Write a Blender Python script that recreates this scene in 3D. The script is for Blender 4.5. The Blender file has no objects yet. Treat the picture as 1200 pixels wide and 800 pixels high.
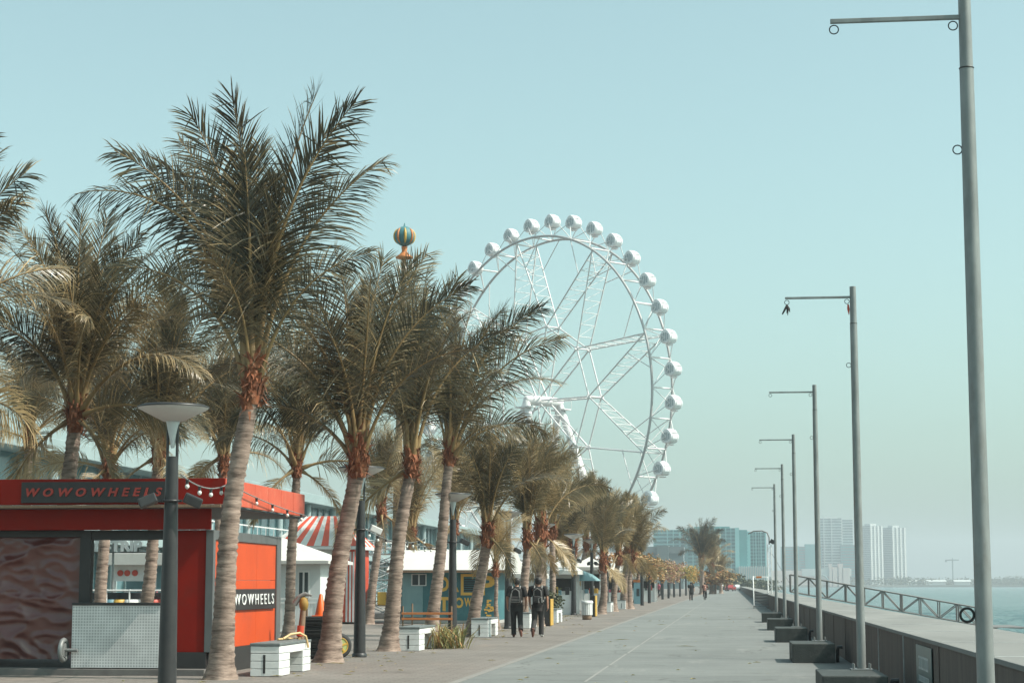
import bpy, bmesh, math, random
from mathutils import Vector, Matrix, Euler
random.seed(7)
S = bpy.context.scene
COL = S.collection
R = math.radians
PI = math.pi
V = Vector

# ------------------------------------------------------------------ camera
F = 2200.0                      # focal length in photograph pixels (1200 wide)
YAW, PITCH, EYE = R(6.6), math.atan(284 / F), 1.55
cam = bpy.data.objects.new('camera', bpy.data.cameras.new('camera'))
COL.objects.link(cam)
cam.location = (0, 0, EYE)
cam.rotation_euler = (PI / 2 + PITCH, 0, YAW)
cam.data.sensor_width = 36
cam.data.lens = 36 * F / 1200
cam.data.clip_start, cam.data.clip_end = 0.1, 20000
S.camera = cam
_fw = V((-math.sin(YAW) * math.cos(PITCH), math.cos(YAW) * math.cos(PITCH), math.sin(PITCH)))
_rt = V((math.cos(YAW), math.sin(YAW), 0))
_up = _rt.cross(_fw)
def ray(px, py): return _fw * F + _rt * (px - 600) - _up * (py - 400)
def at(px, py, Y):              # the point at depth Y seen at that place in the photograph
    d = ray(px, py); return V((0, 0, EYE)) + d * (Y / d.y)
def gnd(px, py, z=0.0):         # the point at height z seen at that place
    d = ray(px, py); return V((0, 0, EYE)) + d * ((z - EYE) / d.z)

# ------------------------------------------------------------------ materials
def nt(name):
    m = bpy.data.materials.new(name); m.use_nodes = True
    t = m.node_tree; b = t.nodes['Principled BSDF']
    return m, t, b
def node(t, typ, **kw):
    n = t.nodes.new(typ)
    for k, v in kw.items():
        if k.startswith('i_'): n.inputs[k[2:].replace('_', ' ')].default_value = v
        else: setattr(n, k, v)
    return n
def c4(c): return (c[0], c[1], c[2], 1)
def mat(name, c, c2=None, sc=3.0, amt=0.5, rough=.6, metal=0., bump=0., bsc=40., stretch=(1, 1, 1), spec=.5, det=6, dirt=None, dsc=1.2, coat=0.):
    m, t, b = nt(name)
    L = t.links
    tc = node(t, 'ShaderNodeTexCoord')
    mp = node(t, 'ShaderNodeMapping'); mp.inputs['Scale'].default_value = stretch
    L.new(tc.outputs['Object'], mp.inputs['Vector'])
    b.inputs['Roughness'].default_value = rough; b.inputs['Metallic'].default_value = metal
    b.inputs['Specular IOR Level'].default_value = spec
    b.inputs['Coat Weight'].default_value = coat
    if c2 is None: c2 = tuple(x * .78 for x in c)
    n = node(t, 'ShaderNodeTexNoise'); n.inputs['Scale'].default_value = sc; n.inputs['Detail'].default_value = det
    n.inputs['Roughness'].default_value = .6
    L.new(mp.outputs['Vector'], n.inputs['Vector'])
    rp = node(t, 'ShaderNodeValToRGB')
    rp.color_ramp.elements[0].position = .5 - .35 * amt - .02; rp.color_ramp.elements[1].position = .5 + .35 * amt
    rp.color_ramp.elements[0].color = c4(c2); rp.color_ramp.elements[1].color = c4(c)
    L.new(n.outputs['Fac'], rp.inputs['Fac'])
    out = rp.outputs['Color']
    if dirt:
        n2 = node(t, 'ShaderNodeTexNoise'); n2.inputs['Scale'].default_value = dsc; n2.inputs['Detail'].default_value = 8; n2.inputs['Roughness'].default_value = .7
        L.new(mp.outputs['Vector'], n2.inputs['Vector'])
        r2 = node(t, 'ShaderNodeValToRGB'); r2.color_ramp.elements[0].position = .52; r2.color_ramp.elements[1].position = .72
        r2.color_ramp.elements[0].color = (0, 0, 0, 1); r2.color_ramp.elements[1].color = (.75, .75, .75, 1)
        L.new(n2.outputs['Fac'], r2.inputs['Fac'])
        mx = node(t, 'ShaderNodeMix', data_type='RGBA')
        L.new(r2.outputs['Color'], mx.inputs['Factor']); L.new(out, mx.inputs[6]); mx.inputs[7].default_value = c4(dirt)
        out = mx.outputs[2]
    L.new(out, b.inputs['Base Color'])
    if bump:
        n3 = node(t, 'ShaderNodeTexNoise'); n3.inputs['Scale'].default_value = bsc; n3.inputs['Detail'].default_value = 5
        L.new(mp.outputs['Vector'], n3.inputs['Vector'])
        bp = node(t, 'ShaderNodeBump'); bp.inputs['Strength'].default_value = bump; bp.inputs['Distance'].default_value = .02
        L.new(n3.outputs['Fac'], bp.inputs['Height']); L.new(bp.outputs['Normal'], b.inputs['Normal'])
    return m

M = {}
M['black_metal'] = mat('black_metal', (.022, .022, .024), (.035, .034, .034), 6, rough=.42)
M['galv'] = mat('galvanised_steel', (.27, .285, .28), (.19, .20, .198), 9, rough=.48, metal=.25, stretch=(1, 1, .35), dirt=(.16, .14, .125), dsc=4)
M['block_paint'] = mat('dark_block_paint', (.045, .052, .048), (.028, .032, .03), 4, rough=.7, bump=.3, dirt=(.11, .11, .10), dsc=2.5)
M['seawall'] = mat('seawall_concrete', (.155, .122, .105), (.07, .054, .047), 2.2, amt=.9, rough=.9, bump=.4, bsc=25, stretch=(1, 3.0, .35), dirt=(.055, .047, .043), dsc=1.0)
M['coping'] = mat('coping_concrete', (.215, .215, .205), (.16, .16, .153), .7, rough=.9, bump=.2, stretch=(1, .25, 1), dirt=(.27, .26, .245), dsc=.5)
M['joint'] = mat('joint_mortar', (.42, .43, .42), (.25, .25, .25), 5, rough=.8)
M['sign_teal'] = mat('sign_teal', (.07, .13, .135), (.055, .10, .105), 4, rough=.35)
M['sign_white'] = mat('sign_white', (.66, .70, .70), None, 8, rough=.5)
M['white'] = mat('white_paint', (.74, .74, .73), (.62, .62, .61), 4, rough=.55, bump=.08, dirt=(.48, .46, .43), dsc=2.0)
M['white_steel'] = mat('white_steel', (.72, .71, .71), (.62, .61, .61), .3, rough=.4)
M['rim_shaded_steel'] = mat('rim_shaded_steel', (.44, .43, .43), (.36, .35, .35), .3, rough=.4)  # white steel darkened, so the rims carry shade in their colour
M['pod'] = mat('gondola_shell', (.82, .81, .82), (.74, .73, .74), .5, rough=.22)
M['pod_glass'] = mat('gondola_glass', (.40, .44, .46), (.34, .37, .39), .6, rough=.08)
M['slate_top'] = mat('bench_top', (.17, .19, .19), (.10, .11, .11), 5, rough=.6)
M['red'] = mat('kiosk_shaded_red', (.25, .010, .003), (.20, .008, .003), 1.3, rough=.55, spec=.15, dirt=(.17, .018, .009), dsc=1.5)  # kiosk paint darkened for the front faces, shade put into the colour
M['orange_red'] = mat('kiosk_orange_red', (.58, .075, .014), (.50, .062, .013), 1.0, rough=.45, spec=.3, dirt=(.42, .065, .025), dsc=1.4)
M['fascia_red'] = mat('fascia_sunlit_red', (.58, .10, .05), (.48, .075, .035), 1.6, rough=.5, dirt=(.56, .17, .10), dsc=2.5)  # same fascia made paler on its right side, sunlight put into the colour
M['dark_frame'] = mat('dark_frame', (.028, .026, .026), (.018, .017, .017), 4, rough=.5)
M['grey_frame'] = mat('grey_frame', (.14, .145, .145), (.10, .105, .105), 4, rough=.5, metal=.2, stretch=(1, 1, .4))
M['sign_black'] = mat('sign_black', (.03, .026, .027), (.02, .018, .018), 9, rough=.45)
M['letter_red'] = mat('letter_red', (.40, .045, .03), (.30, .035, .025), 9, rough=.5)
M['letter_white'] = mat('letter_white', (.80, .80, .78), None, 9, rough=.5)
M['tarp'] = mat('red_tarp', (.135, .042, .036), (.10, .026, .022), 1.4, rough=.30, bump=.0, spec=.7, coat=.2)
M['grey_floor'] = mat('platform_grey', (.16, .15, .14), (.11, .10, .095), 3, rough=.8)
M['concrete'] = mat('concrete_wall', (.42, .41, .39), (.34, .33, .31), .8, rough=.9, bump=.2)
M['orange_plastic'] = mat('cone_orange', (.78, .12, .012), (.66, .10, .012), 8, rough=.4)
M['rubber'] = mat('black_rubber', (.02, .02, .02), (.03, .03, .03), 12, rough=.75)
M['yellow'] = mat('yellow_paint', (.60, .36, .06), (.48, .28, .05), 6, rough=.5)
M['mustard'] = mat('mustard_paint', (.36, .22, .045), (.24, .14, .03), 9, rough=.7)
M['hub_green'] = mat('hub_green', (.42, .46, .17), (.30, .36, .13), 8, rough=.45)
M['hose'] = mat('hose', (.62, .42, .20), None, 8, rough=.5)
M['wood_orange'] = mat('barrier_orange', (.58, .20, .06), (.40, .14, .05), 10, rough=.6, stretch=(1, 1, 4))
M['wood'] = mat('weathered_wood', (.26, .17, .11), (.16, .10, .065), 8, rough=.8, stretch=(6, 6, 1))
M['teal_wall'] = mat('teal_wall', (.055, .175, .195), (.04, .135, .155), 1.2, rough=.6, dirt=(.12, .27, .28), dsc=1.0)
M['teal_light'] = mat('teal_light', (.22, .36, .38), (.16, .28, .30), 2.0, rough=.5)
M['letter_yellow'] = mat('letter_yellow', (.80, .47, .10), (.72, .41, .085), 3, rough=.6)
M['roof_white'] = mat('roof_white', (.60, .59, .565), (.50, .49, .465), .7, rough=.7, dirt=(.40, .385, .36), dsc=.6)
M['stripe_red'] = mat('stripe_red', (.62, .085, .04), (.50, .07, .035), 3, rough=.5)
M['hut_wall'] = mat('hut_wall', (.64, .67, .67), (.56, .59, .59), 2, rough=.7)
M['glass_dark'] = mat('dark_glass', (.05, .065, .07), (.03, .04, .045), 3, rough=.12)
M['fabric_black'] = mat('black_fabric', (.018, .016, .016), (.012, .011, .011), 14, rough=.9)
M['trouser_black'] = mat('black_trousers', (.022, .020, .021), (.014, .013, .013), 14, rough=.9)
M['trouser_grey'] = mat('charcoal_trousers', (.045, .040, .040), (.03, .027, .027), 14, rough=.9)
M['pack_grey'] = mat('pack_grey', (.22, .215, .21), (.16, .155, .15), 20, rough=.8)
M['skin'] = mat('skin', (.40, .20, .13), (.34, .165, .105), 9, rough=.5)
M['hair'] = mat('hair', (.014, .011, .010), (.022, .017, .014), 30, rough=.55)
M['shoe_brown'] = mat('shoe_brown', (.16, .06, .04), None, 15, rough=.7)
M['shoe_white'] = mat('shoe_white', (.62, .60, .58), None, 15, rough=.7)
M['lamp_white'] = mat('lamp_disc', (.64, .62, .60), (.56, .54, .52), 3, rough=.45)
M['lamp_glass'] = mat('lamp_cone', (.62, .66, .66), None, 3, rough=.3)
M['bulb'] = mat('bulb_glass', (.80, .79, .74), None, 3, rough=.15)
M['steel_dark'] = mat('weathered_steel', (.20, .19, .185), (.14, .13, .125), 2, rough=.6, metal=.3)
M['stair'] = mat('stair_grey', (.19, .20, .20), (.13, .14, .14), 2, rough=.7)
M['far_teal'] = mat('far_teal_facade', (.05, .27, .28), (.04, .23, .24), .05, rough=.5)
M['far_teal_pale'] = mat('far_pale_teal', (.20, .46, .47), (.17, .41, .42), .05, rough=.6)
M['far_window'] = mat('far_window', (.02, .15, .165), (.015, .12, .13), .2, rough=.25)
M['far_pale'] = mat('far_pale_facade', (.52, .54, .53), (.46, .48, .47), .05, rough=.7)
M['far_grey'] = mat('far_grey_facade', (.15, .19, .20), (.12, .155, .16), .05, rough=.7)
M['far_pink'] = mat('far_pink_facade', (.66, .52, .48), (.58, .46, .42), .05, rough=.8)
M['far_grey_window'] = mat('far_grey_window', (.18, .21, .22), (.13, .16, .17), .3, rough=.3)
M['slab_band'] = mat('slab_band', (.29, .37, .38), (.23, .30, .31), .4, rough=.7)
M['mall_glass'] = mat('teal_glass', (.13, .24, .26), (.08, .17, .19), .2, rough=.12)
M['red_disc'] = mat('red_disc', (.50, .06, .035), None, 8, rough=.5)
M['pink'] = mat('pink', (.62, .12, .18), None, 8, rough=.6)
M['blue_board'] = mat('blue_board', (.20, .36, .42), (.12, .25, .30), 1.5, rough=.5)
M['rock'] = mat('rock', (.22, .20, .19), (.12, .11, .10), 2, rough=.95, bump=.5)
M['car_red'] = mat('car_red', (.38, .04, .035), None, 3, rough=.25, coat=.6)
M['car_white'] = mat('car_white', (.68, .68, .68), None, 3, rough=.25, coat=.6)

def trunk_mat():
    m, t, b = nt('palm_bark'); L = t.links
    tc = node(t, 'ShaderNodeTexCoord')
    mp = node(t, 'ShaderNodeMapping'); mp.inputs['Scale'].default_value = (2.0, 2.0, 11)
    L.new(tc.outputs['Object'], mp.inputs['Vector'])
    n = node(t, 'ShaderNodeTexNoise', i_Scale=1.5, i_Detail=8.0, i_Roughness=.65); L.new(mp.outputs['Vector'], n.inputs['Vector'])
    rp = node(t, 'ShaderNodeValToRGB'); e = rp.color_ramp.elements
    e[0].position = .34; e[0].color = c4((.11, .075, .06)); e[1].position = .66; e[1].color = c4((.42, .315, .26))
    x = rp.color_ramp.elements.new(.48); x.color = c4((.26, .19, .152))
    L.new(n.outputs['Fac'], rp.inputs['Fac'])
    n2 = node(t, 'ShaderNodeTexNoise', i_Scale=1.3, i_Detail=4.0); L.new(tc.outputs['Object'], n2.inputs['Vector'])
    mx = node(t, 'ShaderNodeMix', data_type='RGBA', blend_type='MULTIPLY'); mx.inputs['Factor'].default_value = .55
    r2 = node(t, 'ShaderNodeValToRGB'); r2.color_ramp.elements[0].color = c4((.52, .48, .46)); r2.color_ramp.elements[1].color = (1, 1, 1, 1)
    r2.color_ramp.elements[0].position = .35; r2.color_ramp.elements[1].position = .65
    L.new(n2.outputs['Fac'], r2.inputs['Fac']); L.new(rp.outputs['Color'], mx.inputs[6]); L.new(r2.outputs['Color'], mx.inputs[7])
    L.new(mx.outputs[2], b.inputs['Base Color']); b.inputs['Roughness'].default_value = .9
    bp = node(t, 'ShaderNodeBump', i_Strength=.6, i_Distance=.03); L.new(n.outputs['Fac'], bp.inputs['Height']); L.new(bp.outputs['Normal'], b.inputs['Normal'])
    return m
M['bark'] = trunk_mat()
M['sheath'] = mat('leaf_sheath_fibre', (.36, .115, .045), (.055, .024, .016), 5, amt=.7, rough=.9, bump=.6, bsc=30, stretch=(1, 1, .6), dirt=(.24, .15, .10), dsc=4)

def leaf_mat():
    m, t, b = nt('palm_leaf'); L = t.links
    at_ = node(t, 'ShaderNodeAttribute', attribute_name='tint')
    oi = node(t, 'ShaderNodeObjectInfo'); sp = node(t, 'ShaderNodeSeparateColor'); L.new(oi.outputs['Color'], sp.inputs['Color'])
    ad = node(t, 'ShaderNodeMath', operation='ADD'); L.new(at_.outputs['Fac'], ad.inputs[0]); L.new(sp.outputs['Red'], ad.inputs[1])
    rn = node(t, 'ShaderNodeMath', operation='MULTIPLY_ADD'); L.new(oi.outputs['Random'], rn.inputs[0]); rn.inputs[1].default_value = .16; L.new(ad.outputs[0], rn.inputs[2])
    rp = node(t, 'ShaderNodeValToRGB'); e = rp.color_ramp.elements
    e[0].position = 0; e[0].color = c4((.032, .031, .021)); e[1].position = 1; e[1].color = c4((.50, .36, .20))
    for p, c in ((.22, (.070, .060, .035)), (.46, (.175, .133, .068)), (.76, (.38, .265, .13))):
        q = rp.color_ramp.elements.new(p); q.color = c4(c)
    L.new(rn.outputs[0], rp.inputs['Fac']); L.new(rp.outputs['Color'], b.inputs['Base Color'])
    b.inputs['Roughness'].default_value = .34; b.inputs['Specular IOR Level'].default_value = .55
    tr = node(t, 'ShaderNodeBsdfTranslucent'); L.new(rp.outputs['Color'], tr.inputs['Color'])
    ms = node(t, 'ShaderNodeMixShader'); ms.inputs[0].default_value = .16
    L.new(b.outputs[0], ms.inputs[1]); L.new(tr.outputs[0], ms.inputs[2]); L.new(ms.outputs[0], t.nodes['Material Output'].inputs['Surface'])
    return m
M['leaf'] = leaf_mat()
M['rachis'] = mat('palm_rachis', (.30, .20, .085), (.20, .12, .05), 3, rough=.5)
def flower_mat(name, cols):
    m, t, b = nt(name); L = t.links
    a = node(t, 'ShaderNodeAttribute', attribute_name='tint')
    rp = node(t, 'ShaderNodeValToRGB'); rp.color_ramp.interpolation = 'CONSTANT'
    e = rp.color_ramp.elements; e[0].color = c4(cols[0]); e[0].position = 0; e[1].position = 1 - 1 / len(cols); e[1].color = c4(cols[-1])
    for i, c in enumerate(cols[1:-1]):
        q = rp.color_ramp.elements.new((i + 1) / len(cols)); q.color = c4(c)
    L.new(a.outputs['Fac'], rp.inputs['Fac']); L.new(rp.outputs['Color'], b.inputs['Base Color']); b.inputs['Roughness'].default_value = .7
    tr = node(t, 'ShaderNodeBsdfTranslucent'); L.new(rp.outputs['Color'], tr.inputs['Color'])
    ms = node(t, 'ShaderNodeMixShader'); ms.inputs[0].default_value = .25
    L.new(b.outputs[0], ms.inputs[1]); L.new(tr.outputs[0], ms.inputs[2]); L.new(ms.outputs[0], t.nodes['Material Output'].inputs['Surface'])
    return m
M['vine_orange'] = flower_mat('orange_bougainvillea', [(.40, .19, .065), (.44, .25, .10), (.31, .15, .065), (.17, .14, .06), (.44, .30, .16)])
M['vine_pink'] = flower_mat('pink_bougainvillea', [(.38, .20, .16), (.42, .28, .22), (.20, .16, .08), (.32, .14, .10), (.40, .28, .14)])
M['vine_green'] = flower_mat('yellow_green_vine', [(.36, .27, .07), (.26, .22, .07), (.44, .32, .10), (.16, .15, .05), (.48, .24, .06)])
M['dry_leaf'] = flower_mat('dry_strap_leaf', [(.34, .27, .10), (.22, .22, .08), (.42, .33, .15), (.15, .16, .06), (.38, .22, .09)])
M['bush_leaf'] = flower_mat('bush_leaf', [(.045, .06, .028), (.065, .075, .035), (.10, .10, .05), (.035, .045, .022)])

# ------------------------------------------------------------------ mesh helper
class MB:
    def __init__(self): self.bm = bmesh.new(); self.mi = 0; self.tint = None
    def box(self, a, b, bev=0.0, mi=0, mx=None):
        a = V(a); b = V(b)
        lo = V((min(a.x, b.x), min(a.y, b.y), min(a.z, b.z))); hi = V((max(a.x, b.x), max(a.y, b.y), max(a.z, b.z)))
        g = bmesh.ops.create_cube(self.bm, size=1)
        vs = g['verts']
        mt = Matrix.Translation((lo + hi) / 2) @ Matrix.Diagonal((*(hi - lo), 1))
        if mx is not None: mt = mx @ mt
        bmesh.ops.transform(self.bm, matrix=mt, verts=vs)
        fs = {f for v in vs for f in v.link_faces}
        for f in fs: f.material_index = mi
        if bev:
            es = list({e for v in vs for e in v.link_edges})
            r = bmesh.ops.bevel(self.bm, geom=es, offset=bev, segments=2, affect='EDGES', profile=.6)
            for f in r['faces']: f.material_index = mi
        return self
    def tube(self, pts, rad, n=8, mi=0, cap=True, smooth=True, closed=False):
        pts = [V(p) for p in pts]
        if not isinstance(rad, (list, tuple)): rad = [rad] * len(pts)
        rings = []; prev = None
        for i, p in enumerate(pts):
            if closed: t = pts[(i + 1) % len(pts)] - pts[i - 1]
            else: t = pts[min(i + 1, len(pts) - 1)] - pts[max(i - 1, 0)]
            t.normalize()
            if prev is None:
                u = t.cross(V((0, 0, 1)))
                if u.length < .05: u = t.cross(V((0, 1, 0)))
                u.normalize()
            else:
                u = prev - t * prev.dot(t); u.normalize()
            prev = u; w = t.cross(u)
            rings.append([self.bm.verts.new(p + (u * math.cos(2 * PI * k / n) + w * math.sin(2 * PI * k / n)) * rad[i]) for k in range(n)])
        m = len(rings)
        for i in range(m if closed else m - 1):
            A, B = rings[i], rings[(i + 1) % m]
            for k in range(n):
                f = self.bm.faces.new((A[k], A[(k + 1) % n], B[(k + 1) % n], B[k])); f.smooth = smooth; f.material_index = mi
        if cap and not closed:
            for r, rev in ((rings[0], True), (rings[-1], False)):
                f = self.bm.faces.new([self.bm.verts.new(v.co) for v in (r[::-1] if rev else r)]); f.material_index = mi
        return self
    def loft(self, secs, n=14, mi=0, cap=True, smooth=True):   # secs: (centre, rx, ry) horizontal ellipses
        rings = [[self.bm.verts.new(V(c) + V((rx * math.cos(2 * PI * k / n), ry * math.sin(2 * PI * k / n), 0))) for k in range(n)] for c, rx, ry in secs]
        for A, B in zip(rings, rings[1:]):
            for k in range(n):
                f = self.bm.faces.new((A[k], A[(k + 1) % n], B[(k + 1) % n], B[k])); f.smooth = smooth; f.material_index = mi
        if cap:
            self.bm.faces.new([self.bm.verts.new(v.co) for v in rings[0][::-1]]).material_index = mi; self.bm.faces.new([self.bm.verts.new(v.co) for v in rings[-1]]).material_index = mi
        return self
    def lathe(self, prof, c=(0, 0, 0), n=24, mi=0):
        return self.loft([(V(c) + V((0, 0, z)), max(r, 1e-4), max(r, 1e-4)) for r, z in prof], n, mi)
    def torus(self, c, R_, r, axis='Z', n=20, m=8, mi=0, mx=None):
        pts = []
        for k in range(n):
            a = 2 * PI * k / n; x, y = R_ * math.cos(a), R_ * math.sin(a)
            p = {'Z': V((x, y, 0)), 'X': V((0, x, y)), 'Y': V((x, 0, y))}[axis]
            pts.append((mx @ p if mx is not None else p) + V(c))
        return self.tube(pts, r, m, mi, closed=True)
    def poly(self, pts, mi=0, smooth=False):
        f = self.bm.faces.new([self.bm.verts.new(V(p)) for p in pts]); f.material_index = mi; f.smooth = smooth; return f
    def prism(self, poly, ext, mi=0):                # closed polygon (list of 3d points) extruded by vector ext
        A = [self.bm.verts.new(V(p)) for p in poly]; B = [self.bm.verts.new(V(p) + V(ext)) for p in poly]
        n = len(A); fs = [self.bm.faces.new(A[::-1]), self.bm.faces.new(B)]
        for k in range(n): fs.append(self.bm.faces.new((A[k], A[(k + 1) % n], B[(k + 1) % n], B[k])))
        for f in fs: f.material_index = mi
        bmesh.ops.recalc_face_normals(self.bm, faces=fs)
        return self
    def addmesh(self, me, mx=None, mi=0):
        n0 = len(self.bm.verts); nf = len(self.bm.faces)
        self.bm.from_mesh(me)
        self.bm.verts.ensure_lookup_table(); self.bm.faces.ensure_lookup_table()
        if mx is not None: bmesh.ops.transform(self.bm, matrix=mx, verts=self.bm.verts[n0:])
        for f in self.bm.faces[nf:]: f.material_index = mi
        return self
    def mesh(self, name, mats):
        me = bpy.data.meshes.new(name)
        self.bm.to_mesh(me); self.bm.free()
        for m in (mats if isinstance(mats, (list, tuple)) else [mats]): me.materials.append(M[m] if isinstance(m, str) else m)
        return me
    def build(self, name, mats, parent=None, loc=None, kind=None, color=None):
        return link(name, self.mesh(name, mats), parent, loc, kind, color)
def link(name, me, parent=None, loc=None, kind=None, color=None):
    o = bpy.data.objects.new(name, me); COL.objects.link(o)
    if parent is not None: o.parent = parent
    if loc is not None: o.location = loc
    if kind: o['kind'] = kind
    if color: o.color = color
    return o
def thing(name, label, cat, loc=(0, 0, 0), rz=0, group=None):
    o = bpy.data.objects.new(name, None); COL.objects.link(o); o.location = loc; o.rotation_euler = (0, 0, rz); o.empty_display_size = .3
    return tag(o, label, cat, group)
def tag(o, label, cat, group=None):
    o['label'] = label; o['category'] = cat
    if group: o['group'] = group
    elif 'group' in o: del o['group']
    return o
def dup(root, loc, label, rz=None, group=None, sc=None):
    r = root.copy(); COL.objects.link(r); r.location = loc
    if rz is not None: r.rotation_euler = (0, 0, rz)
    if sc is not None: r.scale = (sc, sc, sc)
    r['label'] = label
    if group: r['group'] = group
    for ch in list(root.children):
        c = ch.copy(); COL.objects.link(c); c.parent = r
        for g in list(ch.children):
            d = g.copy(); COL.objects.link(d); d.parent = c
    return r
def text_mesh(s, size, ext=.01, shear=0., bold=0., space=1.):
    cu = bpy.data.curves.new('lettering', 'FONT'); cu.body = s; cu.size = size; cu.extrude = ext; cu.shear = shear; cu.offset = bold; cu.space_character = space
    cu.align_x = 'CENTER'; cu.align_y = 'CENTER'; cu.resolution_u = 3
    o = bpy.data.objects.new('lettering', cu); COL.objects.link(o)
    dg = bpy.context.evaluated_depsgraph_get()
    me = bpy.data.meshes.new_from_object(o.evaluated_get(dg))
    bpy.data.objects.remove(o)
    return me
RX = Matrix.Rotation(PI / 2, 4, 'X')
def fit(me, w, h):                                  # scale lettering to a width and a height
    xs = [v.co.x for v in me.vertices]; ys = [v.co.y for v in me.vertices]
    cx, cy = (max(xs) + min(xs)) / 2, (max(ys) + min(ys)) / 2
    return Matrix.Diagonal((w / (max(xs) - min(xs)), h / (max(ys) - min(ys)), 1, 1)) @ Matrix.Translation((-cx, -cy, 0))

# ------------------------------------------------------------------ sky, sun, air
SUN_EL, SUN_AZ = R(50), R(-9)        # azimuth from +X (the sea side), a little towards the camera
sd = V((math.cos(SUN_EL) * math.cos(SUN_AZ), math.cos(SUN_EL) * math.sin(SUN_AZ), math.sin(SUN_EL)))
W = bpy.data.worlds.new('World'); S.world = W; W.use_nodes = True
wt = W.node_tree; bg = wt.nodes['Background']
sky = node(wt, 'ShaderNodeTexSky', sky_type='NISHITA'); sky.sun_disc = False
sky.sun_elevation = SUN_EL; sky.sun_rotation = math.atan2(sd.x, sd.y)
sky.air_density = 1.0; sky.dust_density = 3.0; sky.ozone_density = 1.0; sky.altitude = 0
hs = node(wt, 'ShaderNodeHueSaturation'); hs.inputs['Saturation'].default_value = .62
mul = node(wt, 'ShaderNodeMix', data_type='RGBA', blend_type='MULTIPLY'); mul.inputs['Factor'].default_value = 1; mul.inputs[7].default_value = (.745, .985, .858, 1)
wt.links.new(sky.outputs[0], hs.inputs['Color']); wt.links.new(hs.outputs[0], mul.inputs[6]); wt.links.new(mul.outputs[2], bg.inputs['Color'])
bg.inputs['Strength'].default_value = .13
sl = bpy.data.lights.new('sun', 'SUN'); sl.energy = 3.5; sl.angle = R(.6); sl.color = (1, .93, .84)
so = bpy.data.objects.new('sun', sl); COL.objects.link(so); so.rotation_euler = (-sd).to_track_quat('-Z', 'Y').to_euler(); so.location = (30, -10, 60)
S.view_settings.view_transform = 'Standard'; S.view_settings.look = 'None'; S.view_settings.exposure = 0.78; S.view_settings.gamma = 1; S.view_settings.use_curve_mapping = False
S.cycles.use_denoising = True
S.cycles.max_bounces = 8; S.cycles.diffuse_bounces = 3; S.cycles.glossy_bounces = 3; S.cycles.transmission_bounces = 4; S.cycles.transparent_max_bounces = 8; S.cycles.volume_bounces = 0
S.cycles.caustics_reflective = False; S.cycles.caustics_refractive = False
S.cycles.sample_clamp_indirect = 6

mh = bpy.data.materials.new('haze_air'); mh.use_nodes = True
th_ = mh.node_tree; th_.nodes.remove(th_.nodes['Principled BSDF'])
pv = node(th_, 'ShaderNodeVolumePrincipled'); pv.inputs['Color'].default_value = (.81, .895, .965, 1); pv.inputs['Density'].default_value = .00032; pv.inputs['Anisotropy'].default_value = .0
th_.links.new(pv.outputs[0], th_.nodes['Material Output'].inputs['Volume'])
hz = MB().box((-3900, -60, -2.6), (3900, 5200, 118)).build('haze', mh, kind='stuff'); hz['label'] = 'thin pale haze over the bay and promenade'

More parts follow.
